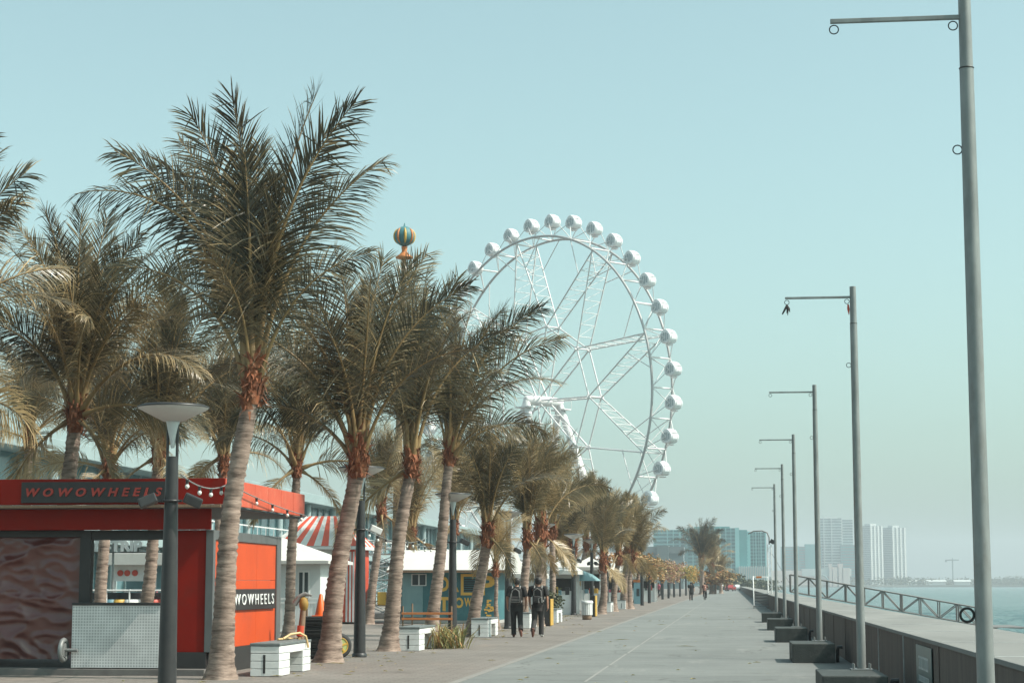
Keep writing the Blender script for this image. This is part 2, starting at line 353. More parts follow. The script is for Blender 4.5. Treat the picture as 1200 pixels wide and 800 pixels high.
# ------------------------------------------------------------------ ground, road, water
def road_mat(name, base, dark, jx, jy, x0, y0, jw, jcol, stain):
    m, t, b = nt(name); L = t.links
    tc = node(t, 'ShaderNodeTexCoord'); mp = node(t, 'ShaderNodeMapping'); mp.inputs['Location'].default_value = (-x0, -y0, 0)
    L.new(tc.outputs['Object'], mp.inputs['Vector'])
    n = node(t, 'ShaderNodeTexNoise', i_Scale=.35, i_Detail=9.0, i_Roughness=.66); L.new(mp.outputs[0], n.inputs['Vector'])
    rp = node(t, 'ShaderNodeValToRGB'); rp.color_ramp.elements[0].position = .34; rp.color_ramp.elements[1].position = .66
    rp.color_ramp.elements[0].color = c4(dark); rp.color_ramp.elements[1].color = c4(base); L.new(n.outputs['Fac'], rp.inputs['Fac'])
    n4 = node(t, 'ShaderNodeTexNoise', i_Scale=14.0, i_Detail=6.0, i_Roughness=.75); L.new(mp.outputs[0], n4.inputs['Vector'])
    r4 = node(t, 'ShaderNodeValToRGB'); r4.color_ramp.elements[0].position = .3; r4.color_ramp.elements[1].position = .7; r4.color_ramp.elements[0].color = (.80, .80, .80, 1); r4.color_ramp.elements[1].color = (1.12, 1.12, 1.12, 1)
    L.new(n4.outputs['Fac'], r4.inputs['Fac'])
    m4 = node(t, 'ShaderNodeMix', data_type='RGBA', blend_type='MULTIPLY'); m4.inputs['Factor'].default_value = 1; L.new(rp.outputs[0], m4.inputs[6]); L.new(r4.outputs[0], m4.inputs[7])
    # worn streaks and stains
    mp2 = node(t, 'ShaderNodeMapping'); mp2.inputs['Scale'].default_value = (.9, .22, 1); L.new(tc.outputs['Object'], mp2.inputs['Vector'])
    n2 = node(t, 'ShaderNodeTexNoise', i_Scale=.8, i_Detail=10.0, i_Roughness=.72, i_Distortion=.6); L.new(mp2.outputs[0], n2.inputs['Vector'])
    r2 = node(t, 'ShaderNodeValToRGB'); r2.color_ramp.elements[0].position = .56; r2.color_ramp.elements[1].position = .70; r2.color_ramp.elements[0].color = (0, 0, 0, 1); r2.color_ramp.elements[1].color = (.6, .6, .6, 1)
    L.new(n2.outputs['Fac'], r2.inputs['Fac'])
    m2 = node(t, 'ShaderNodeMix', data_type='RGBA'); L.new(r2.outputs[0], m2.inputs['Factor']); L.new(m4.outputs[2], m2.inputs[6]); m2.inputs[7].default_value = c4(stain)
    # joints: a grid of narrow filled gaps
    br = node(t, 'ShaderNodeTexBrick'); br.offset = 0.0 if jy > 1 else .5; br.squash = 1
    br.inputs['Color1'].default_value = (1, 1, 1, 1); br.inputs['Color2'].default_value = (.86, .86, .86, 1) ; br.inputs['Mortar'].default_value = c4(jcol)
    br.inputs['Scale'].default_value = 1; br.inputs['Mortar Size'].default_value = jw; br.inputs['Mortar Smooth'].default_value = .1
    br.inputs['Brick Width'].default_value = jx; br.inputs['Row Height'].default_value = jy; br.inputs['Bias'].default_value = 0
    L.new(mp.outputs[0], br.inputs['Vector'])
    nd = node(t, 'ShaderNodeTexNoise', i_Scale=.55, i_Detail=5.0); L.new(tc.outputs['Object'], nd.inputs['Vector'])
    va = node(t, 'ShaderNodeVectorMath', operation='MULTIPLY_ADD'); L.new(nd.outputs['Color'], va.inputs[0]); va.inputs[1].default_value = (1.6, 1.6, 0); L.new(mp.outputs[0], va.inputs[2])
    vo = node(t, 'ShaderNodeTexVoronoi', feature='DISTANCE_TO_EDGE', i_Scale=.16); L.new(va.outputs[0], vo.inputs['Vector'])
    rc = node(t, 'ShaderNodeValToRGB'); rc.color_ramp.elements[0].position = .0; rc.color_ramp.elements[1].position = .0045; rc.color_ramp.elements[0].color = (.55, .54, .53, 1); L.new(vo.outputs['Distance'], rc.inputs['Fac'])
    mc = node(t, 'ShaderNodeMix', data_type='RGBA', blend_type='MULTIPLY'); mc.inputs['Factor'].default_value = 1 if jy > 1 else 0; L.new(m2.outputs[2], mc.inputs[6]); L.new(rc.outputs[0], mc.inputs[7])
    ns = node(t, 'ShaderNodeTexNoise', i_Scale=.5, i_Detail=6.0, i_Roughness=.6, i_Distortion=1.2); L.new(tc.outputs['Object'], ns.inputs['Vector'])
    r6 = node(t, 'ShaderNodeValToRGB'); r6.color_ramp.elements[0].position = .60; r6.color_ramp.elements[1].position = .74; r6.color_ramp.elements[0].color = (1, 1, 1, 1); r6.color_ramp.elements[1].color = (.60, .59, .58, 1); L.new(ns.outputs['Fac'], r6.inputs['Fac'])
    m6 = node(t, 'ShaderNodeMix', data_type='RGBA', blend_type='MULTIPLY'); m6.inputs['Factor'].default_value = 1; L.new(mc.outputs[2], m6.inputs[6]); L.new(r6.outputs[0], m6.inputs[7]); m2 = m6
    m3 = node(t, 'ShaderNodeMix', data_type='RGBA', blend_type='MULTIPLY'); m3.inputs['Factor'].default_value = 1
    L.new(m2.outputs[2], m3.inputs[6]); L.new(br.outputs['Color'], m3.inputs[7]); L.new(m3.outputs[2], b.inputs['Base Color'])
    b.inputs['Roughness'].default_value = .85
    bp = node(t, 'ShaderNodeBump', i_Strength=.25, i_Distance=.01); L.new(n4.outputs['Fac'], bp.inputs['Height']); L.new(bp.outputs[0], b.inputs['Normal'])
    return m
M['road'] = road_mat('promenade_concrete', (.192, .200, .192), (.145, .152, .147), 6.7, 6.3, -4.34, 1.2, .026, (.52, .52, .51), (.265, .262, .245))
M['paver'] = road_mat('brick_paving', (.215, .19, .172), (.155, .135, .12), .42, .21, 0, 0, .012, (.62, .58, .56), (.28, .22, .18))
M['ground'] = road_mat('plaza_ground', (.22, .192, .172), (.16, .138, .122), 1.2, 1.2, 0, 0, .02, (.7, .68, .66), (.27, .215, .175))
M['joint_fill'] = mat('joint_fill', (.27, .262, .245), (.19, .19, .182), 5, amt=.9, rough=.9)
M['kerb'] = mat('edging', (.225, .215, .20), (.165, .155, .145), 3, rough=.9, dirt=(.22, .19, .165), dsc=3)
def sheet(name, x0, y0, x1, y1, z, m):
    b = MB(); b.poly([(x0, y0, z), (x1, y0, z), (x1, y1, z), (x0, y1, z)]); return b.build(name, m, kind='structure')
sheet('ground', -3800, -55, 2.36, 720, -.012, 'ground')
sheet('paving_strip', -10.4, -20, -4.46, 560, -.006, 'paver')
sheet('road', -4.32, -20, 2.34, 560, 0, 'road')
for x_, nm_ in ((-2.35, 'road_joint'), ):
    b = MB(); yy = -20
    while yy < 330:
        b.poly([(x_ - .028 - .012 * math.sin(yy), yy, .004), (x_ + .028, yy, .004), (x_ + .028 + .01 * math.sin(yy * 2), yy + 5.9, .004), (x_ - .03, yy + 5.9, .004)]); yy += 6.3
    b.build(nm_, 'joint_fill', kind='structure')
MB().box((-4.46, -20, -.05), (-4.32, 560, .006)).build('kerb', 'kerb', kind='structure')
def water_mat():
    m, t, b = nt('sea_water'); L = t.links
    b.inputs['Base Color'].default_value = (.085, .185, .18, 1); b.inputs['Roughness'].default_value = .16; b.inputs['Specular IOR Level'].default_value = .4
    tc = node(t, 'ShaderNodeTexCoord')
    hs_ = []
    for sc, st in ((.30, (1, 1.5, 1)), (1.5, (1, 1.6, 1)), (.05, (1, 1, 1))):
        mp = node(t, 'ShaderNodeMapping'); mp.inputs['Scale'].default_value = st; mp.inputs['Rotation'].default_value = (0, 0, .5); L.new(tc.outputs['Object'], mp.inputs['Vector'])
        n = node(t, 'ShaderNodeTexNoise', i_Scale=sc, i_Detail=4.0, i_Roughness=.6); L.new(mp.outputs[0], n.inputs['Vector']); hs_.append(n.outputs['Fac'])
    a = node(t, 'ShaderNodeMath', operation='MULTIPLY_ADD'); L.new(hs_[1], a.inputs[0]); a.inputs[1].default_value = .35; L.new(hs_[0], a.inputs[2])
    bp = node(t, 'ShaderNodeBump', i_Strength=1.0, i_Distance=.8); L.new(a.outputs[0], bp.inputs['Height']); L.new(bp.outputs[0], b.inputs['Normal'])
    rp = node(t, 'ShaderNodeValToRGB'); rp.color_ramp.elements[0].position = .35; rp.color_ramp.elements[1].position = .65
    rp.color_ramp.elements[0].color = (.045, .098, .098, 1); rp.color_ramp.elements[1].color = (.072, .138, .138, 1)
    L.new(hs_[2], rp.inputs['Fac']); L.new(rp.outputs[0], b.inputs['Base Color'])
    return m
M['water'] = water_mat()
from mathutils import noise
def wave_z(x, y):
    f = min(1, max(0, (300 - y) / 120)) * min(1, max(0, (150 - x) / 50)) * min(1, max(0, (y - 4) / 6))
    w = .15 * noise.noise(V((x * .30 + y * .06, y * .42, 0))) + .13 * noise.noise(V((x * .75, y * .95 + x * .2, 3))) + .07 * noise.noise(V((x * 1.7, y * 2.1, 7)))
    return -1.62 + f * (.2 + 1.25 * w)
b = MB(); b.poly([(-3890, -55, -1.63), (3890, -55, -1.63), (3890, 5190, -1.63), (-3890, 5190, -1.63)])
xs = [3.5 + .42 * i for i in range(120)] + [54 + 1.0 * i for i in range(98)]; ys = [4 + .42 * j for j in range(300)] + [130 + .9 * j for j in range(192)]
gr = [[b.bm.verts.new((x, y, wave_z(x, y))) for y in ys] for x in xs]
for i in range(len(xs) - 1):
    for j in range(len(ys) - 1): b.bm.faces.new((gr[i][j], gr[i + 1][j], gr[i + 1][j + 1], gr[i][j + 1])).smooth = True
b.build('water', 'water', kind='structure')
# far shore: a low bank across the bay with the land the towers stand on
b = MB(); b.prism([(-3800, 1080, -1.4), (26, 1080, -1.4), (48, 2040, -1.4), (190, 2090, -1.4), (3700, 2280, -1.4), (3700, 4200, -1.4), (-3800, 4200, -1.4)], (0, 0, 1.9))
M['shore'] = mat('shore_ground', (.20, .20, .17), (.12, .13, .11), .02, rough=.95)
b.build('far_shore', 'shore', kind='structure')
b = MB(); b.prism([(-3800, 560, -1.5), (2.2, 560, -1.5), (2.2, 700, -1.5), (30, 1081, -1.5), (-3800, 1081, -1.5)], (0, 0, 1.48)); b.build('shore_path', 'ground', kind='structure')

# ------------------------------------------------------------------ seawall and its poles
WX, WT, WO = 2.34, .90, 3.86
sw = thing('seawall', 'long grey concrete seawall with stained brown face and flat pale top', 'wall', (WX, 0, 0))
MB().box((0, -20, -3), (WO - WX, 640, WT - .05)).build('wall', 'seawall', sw)
b = MB().box((-.015, -20, WT - .05), (WO - WX, 640, WT), .008); b.build('coping', 'coping', sw)
k = 0
y = 8.7
while y < 120:
    MB().box((-.012, y - .035, 0), (.01, y + .035, WT - .052)).build('joint_strip', 'joint' if k in (4, 5) else 'seawall', sw); y += 4.45; k += 1
for yy in (12.9, 17.6, 21.9, 26.9, 31.6, 37.4, 46, 58):
    MB().box((.02, yy - .04, WT - .002), (WO - WX - .02, yy + .04, WT + .003)).build('coping_joint', 'joint', sw)
# information board on the wall
sg = thing('wall_sign', 'teal notice board with faded white lines mounted on the seawall face', 'sign', (WX - .014, 23.6, .46))
MB().box((-.012, -.92, -.34), (-.002, .92, .34), .003).build('board', 'sign_teal', sg)
b = MB()
rs = random.Random(3)
def scrawl(b, z, h, y0, y1, gap):
    y = y0
    while y < y1:
        w = h * rs.uniform(.45, .8); b.box((-.016, y, z - h / 2), (-.0125, y + w, z - h / 2 + h * .16)); b.box((-.016, y, z + h / 2 - h * .16), (-.0125, y + w, z + h / 2))
        b.box((-.0162, y, z - h / 2), (-.0126, y + h * .16, z + h / 2)); y += w + gap
scrawl(b, .13, .16, -.55, .5, .05); scrawl(b, -.06, .075, -.6, .6, .025); scrawl(b, -.2, .06, -.4, .3, .02)
b.build('lettering', 'sign_white', sg)

PXS, HB = [1.72, 1.77, 1.81, 1.80, 1.84, 1.87], .38
ords = ['nearest tall galvanised pole', 'second nearest galvanised pole', 'third galvanised pole from the camera', 'fourth galvanised pole from the camera', 'fifth galvanised pole from the camera', 'farthest of the six galvanised poles']
tail = ['with a big black ring low on its shaft', 'with a scrap of cloth hanging at the tip of its arm', 'by the seawall, single arm over the road', 'by the seawall, single arm over the road', 'by the seawall, single arm over the road', 'by the seawall, standing nearest the steps']
def pole_parts(t, first=False):
    H = 5.715
    MB().tube([(0, 0, HB + .02), (0, 0, 5.19)], [.062, .050], 20).build('shaft', 'galv', t)
    MB().tube([(0, 0, 5.19), (0, 0, H)], [.047, .044], 20).build('top_section', 'galv', t)
    MB().torus((0, 0, 5.19), .048, .006).build('collar', 'black_metal', t)
    MB().box((-.95, -.016, 5.55), (-.035, .016, 5.582), .004).build('arm', 'galv', t)
    for x, z, r in ((-.925, 5.505, .032), (-.085, 5.505, .032), (-.080, 4.60, .032)):
        MB().torus((x, 0, z), r, .0045, 'Y').build('ring', 'black_metal', t)
    pl = MB().box((-.15, -.15, HB + .001), (.15, .15, HB + .018), .003).build('base_plate', 'galv', t)
    for sx in (-1, 1):
        for sy in (-1, 1): MB().tube([(sx * .11, sy * .11, HB + .015), (sx * .11, sy * .11, HB + .09)], .013, 8).build('bolt', 'galv', pl)
proto = thing('flag_pole', ords[0] + ' ' + tail[0], 'pole', (PXS[0], 13.3, 0), 0, 'tall poles along the seawall'); pole_parts(proto)
poles = [proto]
for k in range(2, 7): poles.append(dup(proto, (PXS[k - 1], 13.3 * k, 0), ords[k - 1] + ' ' + tail[k - 1]))
MB().torus((-.112, 0, 1.34), .046, .009, 'Y').build('low_ring', 'rubber', proto)
b = MB()
for q in range(5):
    a = q * 1.3; b.tube([(-.925, 0, 5.475), (-.925 + .03 * math.cos(a), .02 * math.sin(a), 5.415), (-.925 + .06 * math.cos(a) - .02, .03 * math.sin(a), 5.365 - .012 * q)], [.008, .015, .004], 6)
b.build('cloth_scrap', 'trouser_grey', poles[1])
b = MB(); b.tube([(-.07, 0, 5.465), (-.065, .01, 5.395), (-.06, 0, 5.315)], [.012, .02, .004], 6); b.build('cloth_scrap', 'stripe_red', poles[1])
bo = ['first', 'second', 'third', 'fourth', 'fifth', 'sixth']
blk0 = None
for k in range(1, 7):
    lab = f'dark painted concrete block under the {bo[k-1]} galvanised pole from the camera'
    if blk0 is None:
        blk0 = thing('pole_base', lab, 'concrete block', (PXS[k - 1] - .21, 13.3 * k - .75, 0), 0, 'concrete blocks the poles stand on')
        MB().box((-.41, -1.0, -.01), (.43, 1.0, HB), .018).build('block', 'block_paint', blk0)
        b = MB(); b.tube([(.60, -.55, .30), (.52, -.55, .30), (.50, -.55, .22), (.50, -.55, .0)], .035, 8); b.build('drain_elbow', 'black_metal', blk0)
    else: dup(blk0, (PXS[k - 1] - .21, 13.3 * k - .75, 0), lab)

# gangway truss on the far side of the wall
GA, GB = V((4.1, 133, 1.02)), V((16.7, 133, -1.22))
gw = thing('gangway', 'brown steel truss gangway sloping from the seawall down to the water', 'gangway', GA)
dv = GB - GA
for sy, nm in ((-.6, 'side_truss'), (.6, 'side_truss')):
    b = MB(); up = V((0, 0, 1.18)); o = V((0, sy, 0)); n = 10
    b.tube([o, o + dv], .05, 6); b.tube([o + up, o + dv + up], .055, 6)
    for i in range(n + 1): b.tube([o + dv * (i / n), o + dv * (i / n) + up], .045 if i % 3 else .06, 6)
    for i in range(n):
        a, c = (dv * (i / n), dv * ((i + 1) / n) + up) if i % 2 == 0 else (dv * (i / n) + up, dv * ((i + 1) / n))
        b.tube([o + a, o + c], .04, 6)
    b.build(nm, 'steel_dark', gw)
b = MB(); b.prism([(0, -.58, .02), tuple(dv + V((0, -.58, .02))), tuple(dv + V((0, .58, .02))), (0, .58, .02)], (0, 0, .04)); b.build('deck', 'steel_dark', gw)
b = MB().box((15.6, 129.6, -1.62), (19.5, 136.4, -1.28), .05); tag(b.build('pontoon', 'steel_dark'), 'low dark floating pontoon at the foot of the gangway', 'pontoon')

# steps over the wall with their mast
st = thing('wall_steps', 'grey open steps climbing to the seawall top beside a white mast', 'steps', (1.42, 121.5, 0))
for i in range(5):
    MB().box((.05, i * .34, .19 * (i + 1) - .05), (.92, i * .34 + .36, .19 * (i + 1)), .01).build('tread', 'stair', st)
for x in (0.0, .94): MB().prism([(x, -.05, 0), (x, 1.75, 0), (x, 1.75, 1.0), (x, 1.45, 1.0), (x, -.05, .18)], (.05, 0, 0)).build('stringer', 'stair', st)
b = MB(); b.tube([(0, 0, .2), (0, 0, 1.2), (0, 1.6, 2.05), (0, 1.6, 1.0)], .03, 8); b.build('handrail', 'white', st)
b = MB(); b.tube([(.94, 1.7, 1.0), (.94, 1.7, 2.0), (.05, 1.7, 2.0)], .03, 8); b.build('top_rail', 'white', st)
MB().box((.2, 1.66, 1.93), (.55, 1.73, 2.06), .01).build('orange_plate', 'wood_orange', st)
ms_ = thing('light_mast', 'white lattice mast with a curved arm and floodlight above the seawall steps', 'mast', (2.5, 123.6, 0))
b = MB()
for sx in (-.12, .12): b.tube([(sx, 0, WT), (sx, 0, 4.1)], .03, 6)
for i in range(12): b.tube([(-.12 if i % 2 else .12, 0, WT + i * .26), (.12 if i % 2 else -.12, 0, WT + i * .26 + .26)], .018, 5)
b.build('lattice', 'white', ms_)
b = MB(); b.tube([(0, 0, 4.1), (0, 0, 4.55), (-.12, 0, 4.85), (-.45, 0, 4.98), (-1.0, 0, 4.95), (-1.35, 0, 4.78)], .04, 8); b.build('curved_arm', 'steel_dark', ms_)
b = MB(); b.box((.06, -.12, 4.15), (.36, .12, 4.42), .03, mx=Matrix.Translation((.2, 0, 4.3)) @ Matrix.Rotation(.5, 4, 'Y') @ Matrix.Translation((-.2, 0, -4.3))); b.build('floodlight', 'black_metal', ms_)
b = MB(); b.tube([(.1, 0, 3.6), (1.6, 9.0, 1.5)], .012, 5); b.build('stay_cable', 'steel_dark', ms_)

# ------------------------------------------------------------------ palms
def frond_mesh(e0, bend, roll, seed, L=4.3, nl=98, ll=1.14, w=.0235, droop=.5, wind=.0, dry=.0, sway=.12):
    rs = random.Random(seed); b = MB(); bm = b.bm
    tint = bm.verts.layers.float.new('tint')
    N = 18; P = [V((0, 0, 0))]; T = []
    sw_ = rs.uniform(-sway, sway)
    for i in range(N):
        s = (i + .5) / N; ph = e0 - bend * s ** 1.35; ya = sw_ * s
        t = V((math.cos(ph) * math.cos(ya), math.cos(ph) * math.sin(ya), math.sin(ph))); T.append(t); P.append(P[-1] + t * L / N)
    T.append(T[-1])
    def pos(s):
        x = s * N; i = min(int(x), N - 1); return P[i].lerp(P[i + 1], x - i), T[i].lerp(T[min(i + 1, N)], x - i).normalized()
    rad = [(.052 * (1 - (i / N)) ** 1.2 + .006) * (1.0 if i > 1 else 1.5) for i in range(N + 1)]
    b.tube(P, rad, 5, 1)
    for v in bm.verts: v[tint] = .3
    for i in range(nl * 2):
        side = 1 if i % 2 else -1
        s = .17 + .825 * ((i // 2) + rs.uniform(0, .8)) / nl
        if s > 1: continue
        p, t = pos(s)
        h = V((0, 1, 0)); bb = (h - t * h.dot(t)).normalized(); nn = t.cross(bb)
        if nn.z < 0 and abs(t.z) < .97: nn = -nn
        ro = roll * s + roll * .4
        bb, nn = bb * math.cos(ro) + nn * math.sin(ro), nn * math.cos(ro) - bb * math.sin(ro)
        a = R(30 + 34 * s ** 1.6) + rs.uniform(-.10, .10)
        l = ll * (.42 + .62 * math.sin(PI * min(1, (s * .98)) ** .75)) * rs.uniform(.82, 1.08) * (1 - .12 * s ** 4)
        d = (bb * side * math.cos(a) + t * math.sin(a) + nn * rs.uniform(.10, .42)).normalized()
        if rs.random() < .17: d = (d + V((rs.uniform(-.5, .5), rs.uniform(-.5, .5), rs.uniform(-1.3, .1)))).normalized()
        ww = w * rs.uniform(.75, 1.15)
        base = rs.uniform(0, .18) + dry * rs.uniform(.5, 1) + (rs.uniform(.2, .5) if rs.random() < .10 else 0)
        q = p.copy(); pr = None; dl = droop * rs.uniform(.6, 1.5)
        for k, (f, wf) in enumerate(((0, .5), (.34, 1.0), (.70, .72), (1.0, .06))):
            if k:
                d = (d + V((wind * -.25, 0, -dl * (.10, .34, .62)[k - 1])) * (1 if True else 0)).normalized(); q = q + d * l * (.34, .36, .30)[k - 1]
            wv = d.cross(nn)
            if wv.length < .1: wv = t.copy()
            wv.normalize(); wv = wv * ww * wf * .5
            c = (bm.verts.new(q - wv), bm.verts.new(q + wv))
            for x in c: x[tint] = min(1, base + (0, .03, .14, .46)[k])
            if pr:
                f_ = bm.faces.new((pr[0], pr[1], c[1], c[0])); f_.material_index = 0
            pr = c
    return b
FR = {}
def fr(kind, var):
    key = (kind, var)
    if key not in FR:
        e, bend, L, dry, dr = {'up': (89, 16, 4.2, 0, .24), 'high': (85, 36, 4.3, 0, .38), 'mid': (80, 58, 4.3, .03, .55), 'low': (71, 82, 4.1, .07, .75), 'flat': (52, 84, 3.6, .14, .8), 'down': (20, 80, 3.0, .28, .75), 'dead': (-30, 46, 2.4, .45, .6), 'young': (87, 6, 3.2, 0, .15), 'arch': (84, 92, 4.7, 0, .6)}[kind]
        roll = (1.25, -1.25, .25, -.3, 1.7, -1.7)[var % 6]
        FR[key] = frond_mesh(R(e), R(bend * (1, .8, 1.15, .9, 1.05, .85)[var % 6]), roll, hash_(kind) + var * 17, L=L, dry=dry, droop=dr, ll=1.0 if kind not in ('young', 'dead') else .72).mesh('frond', ['leaf', 'rachis'])
    return FR[key]
def hash_(s): return sum((i + 3) * ord(c) for i, c in enumerate(s))
def trunk_mesh(base, top, r0, r1, bulge, seed, flare=.5, fine=.055):
    """base is the origin, top a vector; rings, a flared foot, a slightly wavering line"""
    rs = random.Random(seed); H = top.z; n = max(10, int(H / fine)); b = MB(); pts = []; rad = []
    ph = rs.uniform(0, 6)
    for i in range(n + 1):
        s = i / n; z = s * H
        lat = V((top.x, top.y, 0)) * s + V((bulge[0], bulge[1], 0)) * math.sin(PI * s) + V((.03 * math.sin(5 * s + ph), .03 * math.cos(4 * s + ph), 0)) * s * (1 - s) * 4
        r = r0 + (r1 - r0) * s ** .8 + flare * r0 * math.exp(-z / .28) + .0
        r += .007 * ((-1) ** i) * rs.uniform(.2, 1.4) * (1 if z > .15 else .3) + rs.uniform(-.007, .007)
        pts.append(V((lat.x, lat.y, z - .03))); rad.append(r)
    b.tube(pts, rad, 18)
    for v in b.bm.verts:
        a = math.atan2(v.co.y, v.co.x); v.co += V((rs.uniform(-1, 1), rs.uniform(-1, 1), rs.uniform(-1.5, 1.5))) * .004
        if v.co.z < .25:
            k = 1 + .14 * math.sin(a * 5 + ph) * (1 - max(v.co.z, 0) / .25); v.co.x *= k; v.co.y *= k
    return b.mesh('trunk', 'bark')
SH = {}
def sheath_mesh(v):
    if v in SH: return SH[v]
    rs = random.Random(900 + v); b = MB()
    b.tube([(0, 0, -.45), (0, 0, -.3), (0, 0, -.05), (0, 0, .25), (0, 0, .62)], [.135, .165, .17, .12, .07], 12)
    for i in range(34):
        a = i * 2.4 + rs.uniform(-.5, .5); z = -.42 + .024 * i + rs.uniform(-.09, .09)
        c, s = math.cos(a), math.sin(a); o = .15 + .035 * rs.random() - .05 * max(0, z); h = rs.uniform(.12, .30); fl = rs.uniform(.02, .16); wd = rs.uniform(.06, .13); tw = rs.uniform(-.07, .07)
        t_ = V((-s, c, 0)); q = V((c, s, 0)); n_s = 4; pr = None
        for k in range(n_s + 1):            # a split, cupped leaf base with a torn end
            u = k / n_s; ww = wd * (1.0, 1.0, .8, .5, .18)[k] * rs.uniform(.8, 1.15); rad_ = o + fl * u * u + (.0 if u < .9 else rs.uniform(-.03, .05))
            p = q * rad_ + t_ * tw * u + V((0, 0, z - .08 + h * u)); row = [b.bm.verts.new(p - t_ * ww - q * ww * .35), b.bm.verts.new(p + q * .012), b.bm.verts.new(p + t_ * ww - q * ww * .35)]
            if pr:
                for m_ in (0, 1): b.bm.faces.new((pr[m_], pr[m_ + 1], row[m_ + 1], row[m_]))
            pr = row
        for j in range(5):                 # torn fibre strips
            aa = a + rs.uniform(-.5, .5); c2, s2 = math.cos(aa), math.sin(aa); z2 = z + rs.uniform(-.12, .2); l = rs.uniform(.08, .30); w2 = rs.uniform(.008, .035); o2 = o + .02
            d = V((c2 * rs.uniform(.1, .9), s2 * rs.uniform(.1, .9), rs.uniform(-1.1, .3))).normalized() * l; tv = V((-s2, c2, 0)) * w2
            b.poly([V((c2 * o2, s2 * o2, z2)) - tv, V((c2 * o2, s2 * o2, z2)) + tv, V((c2 * o2, s2 * o2, z2)) + d + tv * .2])
    me = b.mesh('leaf_sheath', 'sheath'); SH[v] = me
    return me
def mx_for(az, off, zz, sc, tiltx=0): return Matrix.Translation((off * math.cos(az), off * math.sin(az), zz)) @ Matrix.Rotation(az, 4, 'Z') @ Matrix.Rotation(tiltx, 4, 'X') @ Matrix.Scale(sc, 4)
def crown_core(v):
    b = MB(); rs = random.Random(400 + v)
    tint = b.bm.verts.layers.float.new('tint')
    for i in range(3):
        m_ = fr('young', (v + i) % 4); nb = MB(); nb.bm.verts.layers.float.new('tint')
        b.bm.from_mesh(m_) if i == 0 else None
        if i: 
            n0 = len(b.bm.verts); b.bm.from_mesh(m_); b.bm.verts.ensure_lookup_table(); bmesh.ops.transform(b.bm, matrix=mx_for(i * 2.2 + v, .03, .2, .85 + .1 * i), verts=b.bm.verts[n0:])
        nb.bm.free()
    return b.mesh('crown', ['leaf', 'rachis'])
CORE = {}
def core(v):
    if v not in CORE: CORE[v] = crown_core(v)
    return CORE[v]
def std_fronds(seed, n=22, dead=2, up=False):
    rs = random.Random(seed); out = []; wind = 0
    kinds = ['up'] * 5 + ['high'] * 7 + ['mid'] * 6 + ['low'] * 4 + ['flat'] * 1 + ['down'] * 1
    if up: kinds = ['up'] * 6 + ['high'] * 9 + ['mid'] * 6 + ['low'] * 2
    for i in range(n):
        k = kinds[int(i * len(kinds) / n)]
        az = i * 2.39996 + rs.uniform(-.3, .3) + seed
        if wind and math.cos(az) * wind < -.2 and rs.random() < .35: az = PI - az     # more fronds bent down wind
        out.append((k, az, rs.uniform(.88, 1.08), rs.randrange(6)))
    for i in range(dead): out.append(('dead', rs.uniform(0, 6.28), rs.uniform(.8, 1.05), rs.randrange(4)))
    return out
def palm(label, bpx, tpx, Y=None, L=4.3, r=(.19, .13), bulge=(0, 0), seed=1, fronds=None, detail=True, tint=0., group='coconut palms lining the promenade', flare=.55, ydrift=0., extra=(), up=False):
    base = gnd(*bpx) if Y is None else V((at(bpx[0], bpx[1], Y).x, Y, 0))
    top = at(tpx[0], tpx[1], base.y + ydrift) - base
    base.z = -.012 if base.x < -4.4 else 0
    t = thing('palm_tree', label, 'palm tree', base, 0, group)
    k = L / 4.3
    link('trunk', trunk_mesh(V(), top, r[0], r[1], bulge, seed, flare), t)
    sh = link('leaf_sheath', sheath_mesh(seed % 4), t, top + V((0, 0, .12 * k))); kk = max(.6, r[1] / .135); sh.scale = (kk, kk, kk * .95); sh.rotation_euler = (0, 0, seed)
    fl = (fronds if fronds is not None else std_fronds(seed, 16 if up else 19, 2, up)) + list(extra) + (D(('flat', seed * 37, .95, 0), ('down', seed * 37 + 200, 1.0, 1), ('low', seed * 37 + 270, .95, 3)) if group == G2_ and not up else [])
    rs = random.Random(seed + 5)
    if detail:
        cr = link('crown', core(seed % 4), t, top + V((0, 0, .35)), color=(tint, 0, 0, 1)); cr.scale = (k, k, k)
        for kind, az, sc, var in fl:
            e = {'up': .05, 'high': .08, 'mid': .11, 'low': .14, 'flat': .16, 'down': .17, 'dead': .17}.get(kind, .1)
            zz = {'up': .10, 'high': .0, 'mid': -.08, 'low': -.2, 'flat': -.3, 'down': -.4, 'dead': -.5}.get(kind, 0)
            o = bpy.data.objects.new('frond', fr(kind, var)); COL.objects.link(o); o.parent = cr
            o.location = (e * math.cos(az), e * math.sin(az), zz); o.rotation_euler = (rs.uniform(-.08, .08), rs.uniform(-.06, .06), az); o.scale = (sc, sc, sc)
            o.color = (tint + rs.uniform(-.20, .14), 0, 0, 1)
    else:
        key = ('far', seed % 5, up)
        if key not in CORE:
            b = MB(); b.bm.verts.layers.float.new('tint')
            for kind, az, sc, var in std_fronds(seed % 5 + 31, 24 if not up else 20, 2, up):
                n0 = len(b.bm.verts); b.bm.from_mesh(fr(kind, var % 3)); b.bm.verts.ensure_lookup_table()
                bmesh.ops.transform(b.bm, matrix=mx_for(az, .1, 0, sc), verts=b.bm.verts[n0:])
            CORE[key] = b.mesh('crown', ['leaf', 'rachis'])
        cr = link('crown', CORE[key], t, top + V((0, 0, .3)), color=(tint, 0, 0, 1)); cr.scale = (k, k, k); cr.rotation_euler = (0, 0, seed * 1.7)
    return t
G2_ = 'coconut palms in the rows behind the kiosks'
